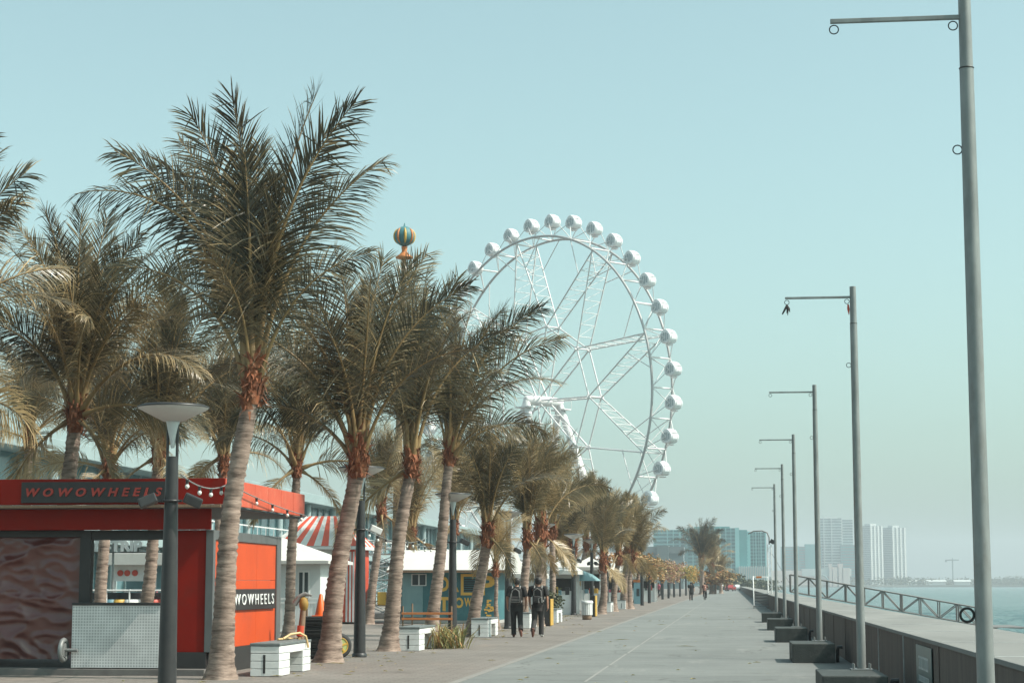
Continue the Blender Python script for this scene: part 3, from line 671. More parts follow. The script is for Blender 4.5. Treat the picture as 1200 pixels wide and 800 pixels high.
# azimuth helper: pictures' right is az 0, away from the camera az 90, left 180, towards the camera 270
def D(*l): return [(k, R(a), s, v) for k, a, s, v in l]
hero = D(('arch', 179, 1.05, 4), ('mid', 168, 1.02, 5), ('mid', 186, 1.08, 0), ('high', 182, 1.05, 1), ('high', 165, 1.02, 4), ('up', 195, 1.06, 5), ('up', 10, 1.12, 2), ('high', 2, 1.12, 4), ('high', 350, 1.0, 1), ('mid', 6, .98, 5),
         ('high', 100, 1.0, 3), ('low', 184, .82, 0), ('low', 352, .72, 1), ('mid', 125, .9, 3), ('up', 280, .95, 0), ('mid', 250, .55, 2))
palm('tallest coconut palm in front of the red kiosk corner, fronds swept up', (258, 795), (296, 452), L=4.35, r=(.195, .135), bulge=(-.10, 0), seed=4, fronds=hero, tint=-.04)
palm('coconut palm behind the round tyre, just left of the second lamp post', (385, 775), (420, 538), L=4.15, r=(.215, .15), bulge=(-.06, .0), seed=11, tint=0.,
     fronds=D(('up', 30, .95, 0), ('up', 160, 1.0, 2), ('high', 10, 1.02, 1), ('high', 340, .95, 3), ('mid', 5, 1.0, 0), ('mid', 190, 1.0, 4), ('low', 180, 1.0, 2), ('high', 185, .95, 5), ('low', 200, .95, 1), ('flat', 170, .9, 0), ('mid', 260, .85, 2), ('high', 280, .9, 0), ('low', 345, .85, 3), ('mid', 90, 1, 1), ('high', 110, 1, 3), ('mid', 215, .9, 3)))
palm('coconut palm beside the white plank bench with the orange barrier', (455, 762), (482, 545), L=4.2, r=(.20, .13), bulge=(-.05, 0), seed=18, tint=.05, fronds=std_fronds(18, 15, 1, True))
palm('slanting coconut palm behind the strap leaved plant, fronds reaching towards the wheel', (504, 750), (527, 535), L=4.4, r=(.19, .125), bulge=(.0, 0), seed=23, tint=.02,
     fronds=D(('mid', 0, 1.12, 0), ('mid', 15, 1.08, 3), ('low', 350, 1.1, 1), ('low', 10, .95, 2), ('high', 0, 1.0, 2), ('high', 30, .95, 4), ('up', 180, .85, 0), ('up', 20, .9, 3), ('flat', 5, .8, 4), ('mid', 270, .8, 1), ('low', 310, .8, 5), ('mid', 180, .75, 2), ('high', 150, .8, 3), ('mid', 90, .9, 0), ('high', 80, .9, 1), ('flat', 330, .7, 2)))
palm('coconut palm beside the short white bench in front of the teal kiosk', (553, 745), (571, 628), L=3.2, r=(.20, .14), bulge=(-.02, 0), seed=27, up=True, tint=0.05)
palm('small young palm with yellowish fronds by the teal kiosk corner', (584, 737), (581, 668), L=1.9, r=(.085, .06), bulge=(-.03, 0), seed=33, up=True, fronds=std_fronds(33, 14, 1), tint=0.61, flare=.3)
palm('coconut palm rising just behind the left walker', (613, 735), (618, 632), L=3.5, r=(.18, .135), seed=41, up=True, tint=0.16)
palm('stout coconut palm rising just behind the right walker', (630, 733), (634, 626), L=3.7, r=(.24, .185), seed=46, up=True, tint=0.22)
palm('slim palm between the right walker and the yellow edged bin', (646, 727), (648, 625), L=3.4, r=(.15, .12), seed=52, up=True, tint=0.24)
palm('coconut palm standing at the end of the planted white bench', (668, 716.5), (671, 642), L=3.9, r=(.25, .18), seed=57, up=True, tint=0.22)
palm('slim coconut palm between the fifth and the sixth lamp discs', (684, 713), (687, 637), L=3.9, r=(.19, .15), seed=61, up=True, tint=0.30, bulge=(-.2, 0))
palm('coconut palm behind the striped white barrel', (693, 711.5), (696, 636), L=4.2, r=(.19, .15), seed=66, up=True, tint=0.26)
palm('palm standing beside the second yellow edged bin', (704, 719), (707, 660), L=3.5, r=(.22, .16), seed=72, up=True, tint=0.14, bulge=(.1, 0))
palm('leaning palm beside the seventh white bench, trunk bent to the right', (720, 716), (725, 655), L=3.6, r=(.19, .14), seed=77, up=True, detail=False, tint=0.20, bulge=(-.12, 0))
palm('thick trunked palm second before the flowered pergola', (731, 713), (735, 651), L=3.6, r=(.27, .2), seed=83, up=True, detail=False, tint=0.18)
palm('palm next to the flowered pergola, last of the front row', (738, 713), (742, 656), L=3.6, r=(.22, .16), seed=89, up=True, detail=False, tint=0.12, bulge=(-.15, 0))
palm('far slim palm nearly hidden at the start of the pergola', (745, 706), (749, 660), L=3.4, r=(.18, .14), seed=93, up=True, detail=False, tint=0.16)
G2 = 'coconut palms in the rows behind the kiosks'
palm('bushy palm above the left half of the red kiosk, trunk leaning right', (52, 700), (89, 486), Y=38, L=3.9, r=(.20, .14), seed=101, group=G2, tint=.06,
     fronds=std_fronds(101, 19, 2) + D(('mid', 270, .85, 0), ('low', 265, .8, 1), ('mid', 240, .85, 2), ('low', 215, .9, 0), ('low', 325, .9, 3)))
palm('short palm with thin trunk above the left end of the kiosk roof', (30, 705), (34, 516), Y=57, L=3.0, r=(.17, .12), seed=108, group=G2, tint=.2)
palm('palm at the picture edge whose crown is cut by the frame', (-135, 760), (-118, 470), Y=33, L=4.7, r=(.2, .14), seed=113, group=G2, tint=.04,
     fronds=D(('high', 0, 1.05, 0), ('up', 10, 1.05, 2), ('mid', 0, 1.0, 1), ('high', 20, 1, 3), ('low', 5, .85, 2), ('mid', 345, .9, 4), ('low', 180, 1, 0), ('mid', 170, 1, 1), ('high', 180, 1, 2), ('up', 100, 1, 0), ('mid', 90, 1, 0), ('low', 270, .7, 1), ('mid', 30, .95, 5), ('low', 30, .9, 5)))
palm('dark palm right behind the nearest disc lamp', (168, 704), (187, 532), Y=45, L=3.9, r=(.17, .13), seed=119, group=G2, tint=.05)
palm('palm seen through the kiosk window on its left side', (117, 706), (127, 548), Y=52, L=3.6, r=(.19, .13), seed=126, group=G2, tint=.12)
palm('palm behind the kiosk roof between the two nearest palms', (338, 735), (348, 548), Y=54, L=3.7, r=(.16, .12), seed=131, group=G2, tint=.06)
palm('palm with dark crown behind the trunk of the tallest palm', (250, 720), (262, 545), Y=60, L=4.0, r=(.18, .13), seed=137, group=G2, tint=.1, detail=False)
palm('thin palm right of the second lamp post by the ride frame', (432, 730.5), (447, 602), L=3.4, r=(.18, .14), seed=142, up=True, group=G2, tint=0.20)
palm('thin palm at the left corner of the teal kiosk', (472, 727), (483, 628), L=3.6, r=(.17, .13), seed=149, up=True, group=G2, tint=0.30)
palm('palm behind the teal kiosk roof', (527, 722), (533, 618), Y=92, L=4.0, r=(.18, .14), seed=153, up=True, group=G2, tint=0.25, detail=False)
palm('thin palm behind the crowd of trunks left of the striped barrel', (655, 709), (656, 664), Y=108, L=3.0, r=(.17, .14), seed=158, up=True, group=G2, tint=0.30, detail=False)
palm('thin dark palm standing behind the bench planter', (664, 708), (664.5, 668), Y=112, L=3.0, r=(.16, .14), seed=162, up=True, group=G2, tint=0.30, detail=False)
G3 = 'far palms beyond the pergola'
palm('big leafy palm rising over the end of the pergola', (823, 692), (822, 658), Y=290, L=6.2, r=(.4, .3), seed=170, group=G3, tint=.0, detail=False)
palm('brownish palm right of the big leafy palm beyond the pergola', (834, 691), (834, 666), Y=300, L=5.0, r=(.35, .28), seed=175, group=G3, tint=.3, detail=False)
palm('low drooping palm at the right end of the far palm clump', (845, 690), (844, 675), Y=320, L=3.8, r=(.3, .25), seed=180, group=G3, tint=.25, detail=False)

# ------------------------------------------------------------------ ferris wheel
HUB = V((-27.18, 275, 28.33)); WA = -.7277
e_ = V((math.cos(WA), math.sin(WA), 0)); n_ = V((-.665, -.747, 0)).normalized(); Z = V((0, 0, 1))
wh = thing('ferris_wheel', 'giant white ferris wheel with glassy white gondolas behind the palms', 'ferris wheel', (HUB.x, HUB.y, 0))
hz_ = V((0, 0, HUB.z))
def wp(r, deg, off=0): a = R(deg); return hz_ + (e_ * math.cos(a) + Z * math.sin(a)) * r + n_ * off
RR, HWD = 24.3, 2.0
for off in (HWD, -HWD):
    b = MB(); b.tube([wp(RR, k * 3, off) for k in range(120)], .18, 8, closed=True); b.build('rim', 'rim_shaded_steel', wh)
for k in range(36):
    b = MB(); a = .18 + 10 * k
    b.tube([wp(RR, a, HWD), wp(RR, a, -HWD)], .13, 6)
    b.tube([wp(RR, a, HWD), wp(RR, a + 10, -HWD)], .055, 5)
    b.build('rim_brace', 'white_steel', wh)
ring = [-1 + 40 * k for k in range(9)]; R1, H1 = 11.0, 1.25
def truss(b, A0, A1, B0, B1, r, n, rb=.055):
    b.tube([A0, A1], r, 6); b.tube([B0, B1], r, 6)
    for i in range(1, n):
        p, q = A0.lerp(A1, i / n), B0.lerp(B1, i / n); b.tube([p, q], rb, 5)
        b.tube([p, B0.lerp(B1, (i + 1) / n)], rb * .7, 5)
for k in range(9):
    a0, a1, am = ring[k], ring[k] + 40, ring[k] + 19.5
    for aa in (a0, a1):
        b = MB(); truss(b, wp(R1, aa, H1), wp(RR - .2, am, HWD), wp(R1, aa, -H1), wp(RR - .2, am, -HWD), .11, 8); b.build('spoke', 'white_steel', wh)
    b = MB()
    for o in (H1, -H1): b.tube([wp(R1, a0, o), wp(R1, a1, o)], .115, 6)
    b.tube([wp(R1, a0, H1), wp(R1, a0, -H1)], .12, 6)
    for o in (H1, -H1): b.tube([wp(R1 * .99, a0, o - .05), wp(R1 * 1.01, a0, o + .05)], .38, 8)
    b.build('ring_segment', 'white_steel', wh)
    b = MB(); truss(b, wp(.9, a0, 1.1), wp(R1, a0, H1), wp(.9, a0, -1.1), wp(R1, a0, -H1), .125, 4); b.build('inner_spoke', 'white_steel', wh)
    for da in (-19.5, 19.5):                              # struts from the spokes' heads along the rim
        for o in (HWD, -HWD): MB().tube([wp(R1, am + da, H1 * (1 if o > 0 else -1)).lerp(wp(RR - .2, am, o), .70), wp(RR, am + da * .62, o)], .075, 5).build('rim_strut', 'white_steel', wh)
b = MB(); b.tube([hz_ + n_ * 3.6, hz_ + n_ * 3.4, hz_ + n_ * 1.5, hz_ - n_ * 1.5, hz_ - n_ * 3.6], [.4, .6, .75, .75, .6], 16); b.build('hub', 'white_steel', wh)
for sn in (1, -1):
    for se in (1, -1):
        b = MB(); b.tube([hz_ + n_ * 3.3 * sn - Z * .2, (e_ * 9.5 * se + n_ * 6.5 * sn)], [.5, .95], 12); b.build('tower_leg', 'white_steel', wh)
    b = MB(); b.box((-1.5, -.7, -.3), (1.5, .7, -.1), .03, mx=Matrix.Translation(hz_ + n_ * 3.6 * sn - Z * .9) @ Matrix.Rotation(WA, 4, 'Z'))
    for q in (-1.4, 1.4): b.tube([hz_ + n_ * 4.4 * sn - Z * 1 + e_ * q, hz_ + n_ * 4.4 * sn + Z * .2 + e_ * q], .04, 5)
    b.tube([hz_ + n_ * 4.4 * sn + Z * .2 - e_ * 1.4, hz_ + n_ * 4.4 * sn + Z * .2 + e_ * 1.4], .04, 5)
    b.build('service_platform', 'white_steel', wh)
MB().box((-12, -9, -.1), (12, 9, .9), .05, mx=Matrix.Rotation(WA, 4, 'Z')).build('foundation', 'concrete', wh)
# gondola: a barrel lying along the axle, glazed towards its ends
def gondola_meshes():
    b = MB(); secs = []; n = 22
    prof = [(-1.44, 1.14), (-1.40, 1.21), (-.9, 1.27), (-.2, 1.30), (.5, 1.28), (1.0, 1.20), (1.28, 1.04), (1.42, .80)]
    rings = []
    for t, r in prof:
        ringv = []
        for k in range(n):
            a = 2 * PI * k / n; y, z = math.cos(a), math.sin(a)
            zz = z * r * .93 + (.20 * max(0, z) ** 6 if z > 0 else 0); ringv.append(b.bm.verts.new((y * r * (1.0 if z < .3 else .97), t, max(zz, -r * .80))))
        rings.append(ringv)
    for A, B_ in zip(rings, rings[1:]):
        for k in range(n):
            f = b.bm.faces.new((A[k], A[(k + 1) % n], B_[(k + 1) % n], B_[k])); f.smooth = True
    b.bm.faces.new([b.bm.verts.new(v.co) for v in rings[0][::-1]]); b.bm.faces.new([b.bm.verts.new(v.co) for v in rings[-1]])
    shell = b.mesh('cabin', 'pod')
    glass = []                                            # window panels on the flanks
    for sx in (1, -1):
        for (t0, t1) in ((-.95, -.25), (-.12, .55)):
            pts = []; b = MB()
            for t, a in ((t0, -18), (t1, -18), (t1, 32), (t0, 32)):
                r = 1.335 - .06 * abs(t + .2); aa = R(a)
                pts.append((sx * math.cos(aa) * r * 1.0, t, math.sin(aa) * r))
            b.poly(pts if sx > 0 else pts[::-1]); glass.append(b.mesh('window', 'pod_glass'))
    b = MB()
    for x in (-.62, -.2, .22, .64):
        h = math.sqrt(max(.05, .9 ** 2 - x * x)) * .9
        b.box((x - .15, -1.455, -h * .75), (x + .15, -1.425, h * .95))
    endg = b.mesh('end_window', 'pod_glass')
    b = MB()
    for x in (-.84, -.41, .01, .43, .84): b.tube([(x, -1.47, -.75), (x, -1.47, math.sqrt(max(.1, 1.0 - x * x)) * .93)], .04, 5)
    for sx in (1, -1):
        for t_ in (-1.0, -.185, .6): b.tube([(sx * math.cos(R(a)) * 1.30, t_, math.sin(R(a)) * 1.28) for a in (-22, 0, 20, 36)], .035, 5)
        b.tube([(sx * 1.17, -1.2, .62), (sx * 1.24, .75, .60)], .035, 5)
    bars = b.mesh('window_frame', 'white_steel')
    b = MB(); b.tube([(0, 0, -1.18), (0, 0, -1.34)], [.75, .6], 12)
    unit = b.mesh('underside_unit', 'pod')
    return shell, glass, endg, unit, bars
gm = gondola_meshes()
for m_ in [gm[0], *gm[1], *gm[2:]]: m_.transform(Matrix.Diagonal((1, .72, 1, 1)))
for k in range(36):
    a = 5.18 + 10 * k; c = wp(26.6, a)
    g = link('gondola', gm[0], wh, c); g.scale = (.84, .84, .84); g.rotation_euler = (0, 0, math.atan2(-n_.y, -n_.x) - PI / 2)
    [link('window', w_, g) for w_ in gm[1]]; link('end_window', gm[2], g); link('underside_unit', gm[3], g); link('window_frame', gm[4], g)
    b = MB()                                              # the arms that carry it, from both rims
    for o in (HWD, -HWD):
        tip = n_ * (1.06 if o > 0 else -1.06)
        for da in (-4.9, 4.9): b.tube([(wp(RR, a + da, o) - c) / .84, tip], .075, 5)
    br = b.build('carrier_arm', 'white_steel', g)
    br.matrix_parent_inverse = Matrix.Identity(4); br.rotation_euler = (0, 0, -g.rotation_euler.z)

# ------------------------------------------------------------------ the red kiosk
KX, KY, KB = -8.95, 32.1, 37.1
ks = thing('red_kiosk', 'red food kiosk with black sign band and a wrinkled tarp across its front', 'kiosk', (KX, KY, 0))
def K(px, py, Y=KY): p = at(px, py, Y); return p - V((KX, KY, 0))
def kbox(name, m, a, b_, bev=.006, parent=ks): return MB().box(a, b_, bev).build(name, m, parent)
zt = K(100, 563).z; zm = K(100, 594).z; zb = K(100, 621).z
xl = -5.6
xp0, xp1 = K(92, 700).x, K(105, 700).x
xw1 = K(190, 700).x; xr0 = K(204, 700).x
zsill = K(140, 705).z; zhead = K(140, 632).z
kbox('floor_slab', 'grey_floor', (xl, -.38, -.02), (-.02, 4.3, .10))
kbox('front_post', 'dark_frame', (xp0, .0, .10), (xp1, .16, zb))
kbox('front_post', 'dark_frame', (xw1, .0, .10), (xr0, .16, zb))
kbox('lintel', 'dark_frame', (xp1 + .002, .02, zhead), (xw1 - .002, .15, zb))
kbox('lintel', 'dark_frame', (xl, .02, K(40, 629).z), (xp0 - .002, .15, zb))
kbox('wall_panel', 'red', (xr0 + .003, .02, .38), (-.14, .12, zb))
kbox('base_panel', 'dark_frame', (xr0 + .003, .0, .0), (-.10, .13, .378))
kbox('corner_post', 'grey_frame', (-.135, -.004, .38), (.0, .14, zb))
kbox('left_wall', 'red', (xl, .0, .10), (xl + .1, 4.2, zb))
# counter with its perforated front
x0, x1 = K(84, 745, KY - .25).x, K(188, 745, KY - .25).x; zc1 = K(140, 708, KY - .25).z; zc0 = K(140, 782, KY - .25).z
ct = kbox('counter', 'dark_frame', (x0 + .03, -.20, .12), (x1 - .03, .5, zc1))
def perf():
    m, t, b = nt('perforated_sheet'); L = t.links
    tc = node(t, 'ShaderNodeTexCoord'); mp = node(t, 'ShaderNodeMapping'); mp.inputs['Scale'].default_value = (20, 20, 20); L.new(tc.outputs['Object'], mp.inputs['Vector'])
    vo = node(t, 'ShaderNodeTexVoronoi', feature='F1'); vo.inputs['Randomness'].default_value = 0; vo.inputs['Scale'].default_value = 1; L.new(mp.outputs[0], vo.inputs['Vector'])
    rp = node(t, 'ShaderNodeValToRGB'); rp.color_ramp.elements[0].position = .30; rp.color_ramp.elements[1].position = .38
    rp.color_ramp.elements[0].color = (.46, .46, .46, 1); rp.color_ramp.elements[1].color = (.74, .74, .73, 1); L.new(vo.outputs['Distance'], rp.inputs['Fac'])
    n = node(t, 'ShaderNodeTexNoise', i_Scale=2.5, i_Detail=6.0); L.new(tc.outputs['Object'], n.inputs['Vector'])
    r2 = node(t, 'ShaderNodeValToRGB'); r2.color_ramp.elements[0].position = .3; r2.color_ramp.elements[1].position = .7; r2.color_ramp.elements[0].color = (.72, .72, .72, 1); L.new(n.outputs['Fac'], r2.inputs['Fac'])
    mx = node(t, 'ShaderNodeMix', data_type='RGBA', blend_type='MULTIPLY'); mx.inputs['Factor'].default_value = 1; L.new(rp.outputs[0], mx.inputs[6]); L.new(r2.outputs[0], mx.inputs[7])
    L.new(mx.outputs[2], b.inputs['Base Color']); b.inputs['Roughness'].default_value = .5; b.inputs['Metallic'].default_value = .15
    return m
kbox('counter_front', perf(), (x0, -.25, zc0), (x1, -.205, zc1 - .012), .004)
kbox('counter_top', 'sign_black', (x0 - .01, -.27, zc1 - .01), (x1 + .03, .52, zc1 + .03), .006)
# tarp: a creased sheet, modelled
b = MB(); nx, nz = 110, 90; rs = random.Random(12)
from mathutils import noise
xa, xb_, za, zb2 = xl + .1, xp0 + .02, K(40, 772).z, zb + .02
g = []
for i in range(nx + 1):
    col = []
    for j in range(nz + 1):
        u, v = i / nx, j / nz; x = xa + (xb_ - xa) * u; z = za + (zb2 - za) * v
        d = .10 * max(0, 1 - abs(noise.noise(V((x * 1.1, z * 2.0, 1.7)))) * 2.6) ** 1.5 + .055 * max(0, 1 - abs(noise.noise(V((x * 2.6 + 5, z * 4.4, 4.1)))) * 2.4) ** 1.5 + .02 * noise.noise(V((x * 6, z * 9, 9)))
        d += .05 * noise.noise(V((x * .8, z * .9, 3)))
        edge = min(1, u * 9 + .15, (1 - u) * 9 + .15, (1 - v) * 8 + .1)
        col.append(b.bm.verts.new((x, .14 - .62 * d * edge, z)))
    g.append(col)
for i in range(nx):
    for j in range(nz): f = b.bm.faces.new((g[i][j], g[i + 1][j], g[i + 1][j + 1], g[i][j + 1])); f.smooth = True
b.build('tarp', 'tarp', ks)
# right side: grey frame, orange panels, black sign
yF, yE = .14, KB - KY
kbox('side_post', 'grey_frame', (-.14, yE - .34, .0), (.0, yE, zb))
kbox('side_lintel', 'grey_frame', (-.135, yF + .002, 2.32), (-.004, yE - .342, zb))
kbox('base_panel', 'dark_frame', (-.12, yF + .002, .0), (-.01, yE - .342, .42))
n = 3
for i in range(n):
    y0 = yF + .004 + (yE - .344 - yF) * i / n; y1 = yF + .004 + (yE - .344 - yF) * (i + 1) / n - .006
    kbox('side_panel', 'orange_red', (-.11, y0, .423), (-.03, y1, 1.62), .004); kbox('side_panel', 'orange_red', (-.11, y0, 1.626), (-.03, y1, 2.317), .004)
sbd = kbox('side_sign', 'sign_black', (-.028, yF + .12, 1.08), (.012, yE - .50, 1.46), .004)
me = text_mesh('WOWOWHEELS', .3, .006, 0, .0, 1.45)
mxs = Matrix.Translation((.019, (yF + .12 + yE - .50) / 2, 1.27)) @ Matrix.Rotation(PI / 2, 4, 'Z') @ RX @ fit(me, (yE - .50 - yF - .12) * .93, .20)
MB().addmesh(me, mxs).build('lettering', 'letter_white', sbd)
# roof and its two banded fascias
ov, os_ = .55, .33
def fascia_band(z0, z1, out, m, name, y_end):
    cuts = [xl, -3.72, -1.9, os_ + out - ov]
    for xa_c, xb_c in zip(cuts, cuts[1:]): kbox(name, m[0], (xa_c + .004, -out, z0), (xb_c - .004 if xb_c < 0 else xb_c, -out + .06, z1), .006)
    nseg = 6; L0 = -out + .062
    for i in range(nseg):
        ya, yb = L0 + (y_end - L0) * i / nseg, L0 + (y_end - L0) * (i + 1) / nseg - .012
        kbox(name, m[1], (os_ + out - ov - .06, ya, z0), (os_ + out - ov, yb, z1), .008)
kbox('roof', 'dark_frame', (xl, -ov + .07, zt - .16), (os_ - .07, yE + .55, zt - .06))
fascia_band(zm + .02, zt, ov, ('red', 'fascia_red'), 'fascia', yE + .6)  # darker front, paler side: shade and sun painted into the two reds
kbox('fascia_trim', 'wood', (xl, -ov - .03, zm - .035), (os_ - .062, -ov + .05, zm + .014), .004)
kbox('lower_fascia', 'red', (xl, -.20, zb), (-.003, -.14, zm - .04), .006)
kbox('soffit', 'dark_frame', (xl, -ov + .052, zm - .03), (os_ - .07, yE + .5, zm + .01))
s0, s1 = K(26, 575, KY - ov).x, K(194, 575, KY - ov).x; sz0, sz1 = K(60, 589, KY - ov).z, K(60, 564, KY - ov).z
fsb = kbox('front_sign', 'sign_black', (s0, -ov - .045, sz0), (s1, -ov - .003, sz1 - .01), .006)
me = text_mesh('WOWOWHEELS', .3, .012, .25, .010, 1.75)
t0, t1 = K(32, 575, KY - ov).x, K(191, 575, KY - ov).x
MB().addmesh(me, Matrix.Translation(((t0 + t1) / 2, -ov - .058, (sz0 + sz1) / 2 - .005)) @ RX @ fit(me, t1 - t0, .15)).build('lettering', 'letter_red', fsb)
b = MB(); b.torus((K(82, 757).x, -.32, .42), .17, .045, 'X', 20, 8); b.tube([(K(82, 757).x, -.32, .42), (K(82, 757).x + .25, -.32, .42)], .03, 8); b.tube([(K(82, 757).x - .03, -.32, .42), (K(82, 757).x + .03, -.32, .42)], .12, 14)
hr = b.build('hose_reel', 'galv'); hr.location = (KX, KY, 0); tag(hr, 'small metal wheel standing against the tarp by the kiosk counter', 'wheel')

# ------------------------------------------------------------------ disc lamps
LX = -7.88
lamp_lab = ['nearest disc lamp on a black post, in front of the red kiosk', 'second disc lamp with a white floodlight on its black post', 'third disc lamp, black post in front of the teal kiosk lettering',
            'fourth disc lamp, black post just left of the two walkers', 'fifth disc lamp, black post right behind the right walker', 'sixth disc lamp, black post before the striped barrel', 'seventh disc lamp, black post behind the striped barrel', 'eighth and last disc lamp, before the pergola']
def lamp_parts(t, flood='black_metal'):
    H = 3.35
    MB().tube([(0, 0, 0), (0, 0, .25), (0, 0, 1.6), (0, 0, H)], [.135, .13, .115, .085], 18).build('post', 'black_metal', t)
    MB().lathe([(.16, 0), (.16, .06), (.14, .08)], n=18).build('foot', 'black_metal', t)
    zt_ = 3.86
    b = MB(); 
    for s in (-1, 1): b.tube([(s * .055, 0, H - .3), (s * .07, 0, H), (s * .07, 0, zt_)], .022, 8)
    b.build('prong', 'black_metal', t)
    MB().lathe([(.02, H + .12), (.10, zt_ + .0), (.10, zt_ + .01)], n=20).build('light_cone', 'lamp_glass', t)
    sh = MB().lathe([(.12, zt_), (.14, zt_ - .01), (.49, zt_ + .17), (.50, zt_ + .185)], n=40).build('lamp_shade', 'lamp_white', t)
    MB().lathe([(.505, zt_ + .183), (.51, zt_ + .20), (.45, zt_ + .225), (.15, zt_ + .25), (.02, zt_ + .255)], n=40).build('cap', 'black_metal', sh)
    for s in (-1, 1):
        b = MB(); b.tube([(0, 0, 2.72), (s * .16, -.02, 2.72)], .02, 6)
        b.box((-.13, -.09, -.07), (.13, .09, .07), .02, mx=Matrix.Translation((s * .33, -.05, 2.72)) @ Matrix.Rotation(s * .42, 4, 'Y') @ Matrix.Rotation(.3, 4, 'Z'))
        f = b.build('floodlight', flood if s > 0 else 'black_metal', t)
    b = MB(); b.torus((0, 0, 2.72), .115, .02, n=16, m=6); b.build('clamp', 'black_metal', t)
lamp0 = thing('street_lamp', lamp_lab[0], 'street lamp', (LX, 26.0, 0), 0, 'disc lamps along the palms'); lamp_parts(lamp0)
for i, (x, Y) in enumerate([(-7.97, 40.3), (-7.75, 52.5), (-7.8, 66.2), (-7.85, 79.5), (-7.95, 96), (-7.9, 108), (-7.9, 121)]):
    if i == 0:
        l2 = thing('street_lamp', lamp_lab[1], 'street lamp', (x, Y, 0), .1, 'disc lamps along the palms'); lamp_parts(l2, 'white')
    else: dup(lamp0, (x, Y, 0), lamp_lab[i + 1], rz=.2 * i)

# ------------------------------------------------------------------ benches
bench_lab = ['nearest white plank bench with yellow hose on it, before the kiosk', 'second white plank bench, next to the strap leaved plant', 'white plank bench right of the palm in front of the teal kiosk',
             'white bench half hidden between the two walkers', 'white bench with a leafy shrub growing behind its top', 'small far white bench after the second yellow edged bin', 'small far white bench between two leaning palms', 'farthest white bench at the start of the pergola']
def bench_parts(t, L=2.4, w=.50, H=.56):
    for y0, y1 in ((0, .78), (L - .62, L)):
        b = MB(); h = (H - .05) / 4
        for i in range(4): b.box((0, y0, i * h + .004), (w, y1, (i + 1) * h - .008), .006)
        b.box((.02, y0 + .02, .0), (w - .02, y1 - .02, H - .06))
        b.build('leg', 'white', t)
    MB().box((.0, .784, H - .185), (w - .0, L - .624, H - .055), .006).build('apron', 'white', t)
    MB().box((.012, .784, .0), (.045, L - .624, H - .19)).build('back_panel', 'white', t)
    MB().box((-.012, -.012, H - .048), (w + .012, L + .012, H - .004), .008).build('top', 'slate_top', t)
    MB().box((.22, -.006, .05), (.26, .01, .36), .002).build('slot', 'dark_frame', t)
bench0 = None
for i, (x, Y) in enumerate([(-8.13, 31.6), (-7.78, 44.0), (-7.62, 55.4), (-7.6, 66.8), (-7.5, 76.3), (-7.35, 95), (-7.2, 106), (-7.1, 119)]):
    if bench0 is None: bench0 = thing('bench', bench_lab[0], 'bench', (x, Y, 0), 0, 'white plank benches under the palms'); bench_parts(bench0)
    else: dup(bench0, (x, Y, 0), bench_lab[i])

# things round the nearest benches
b = MB(); p = [V((-7.95, 33.2, .585)), V((-7.85, 33.35, .66)), V((-7.72, 33.5, .68)), V((-7.62, 33.55, .62)), V((-7.60, 33.6, .5)), V((-7.585, 33.62, .42))]
b.tube(p, .022, 8); b.tube([(-8.0, 33.0, .58), (-7.9, 33.5, .582), (-7.75, 33.65, .582), (-7.7, 33.4, .582)], .02, 8)
tag(b.build('garden_hose', 'hose'), 'pale yellow hose curled over the end of the nearest white bench', 'hose')
q = at(354, 720, 36.3); t = thing('mallet_post', 'leaning wooden post with a yellow bulb and dark crook on top', 'post', (q.x, 36.3, 0))
MB().tube([(-.06, 0, 0), (-.02, 0, .5), (.02, 0, 1.05)], [.085, .07, .055], 10).build('stake', 'wood', t)
MB().tube([(-.031, -.02, .55), (-.015, -.02, .75)], .071, 10).build('red_band', 'stripe_red', t)
MB().lathe([(.05, 1.04), (.085, 1.10), (.095, 1.18), (.07, 1.27), (.03, 1.30)], (.03, 0, 0), 14).build('bulb', 'mustard', t)
b = MB(); b.tube([(-.06, 0, 1.30), (.06, 0, 1.36), (.19, 0, 1.33)], [.05, .045, .02], 8); b.tube([(-.06, 0, 1.30), (-.16, 0, 1.16)], [.05, .06], 8); b.build('crook', 'galv', t)
q = at(373, 721, 39.3); zc = q.z
for i, h in enumerate((.0, .22, .44, .66)):
    b = MB(); b.box((-.30 + .02 * (i % 2), -.28, h * zc / .88), (.26 + .03 * (i % 3), .28, (h + .21) * zc / .88), .03)
    for k in range(2): b.box((-.33, -.30, h * zc / .88 + .06 + .07 * k), (.30, .30, h * zc / .88 + .085 + .07 * k), .008)
    o = b.build('rubber_crate', 'rubber'); o.location = (q.x, 39.3, 0)
    tag(o, ['black ribbed crate at the bottom of the stack behind the palm', 'black ribbed crate second from the bottom of its stack', 'black ribbed crate second from the top of its stack', 'black ribbed crate right under the orange cone'][i], 'crate', 'black crates stacked under the cone')
t = thing('traffic_cone', 'orange traffic cone standing on the stack of black crates', 'traffic cone', (q.x + .05, 39.3, zc - .02))
MB().box((-.16, -.16, .0), (.16, .16, .03), .01).build('base', 'orange_plastic', t)
MB().lathe([(.125, .03), (.035, .46), (.02, .475)], n=20).build('body', 'orange_plastic', t)
q = at(398, 756, 39.5); t = thing('round_tyre', 'black tyre with a yellow green hub leaning behind a palm trunk', 'tyre', (q.x, 39.5, 0), .5)
MB().torus((0, 0, .26), .20, .065, 'Y', 28, 10).build('tread', 'rubber', t)
MB().tube([(0, -.05, .26), (0, .05, .26)], [.165, .165], 24).build('hub', 'hub_green', t)
b = MB()
for k in range(5): a = k * 1.2566; b.box((-.02, -.062, .03), (.02, -.051, .15), .004, mx=Matrix.Translation((0, 0, .26)) @ Matrix.Rotation(a, 4, 'Y'))
b.torus((0, -.05, .26), .165, .014, 'Y', 24, 6); b.build('spoke', 'yellow', t)
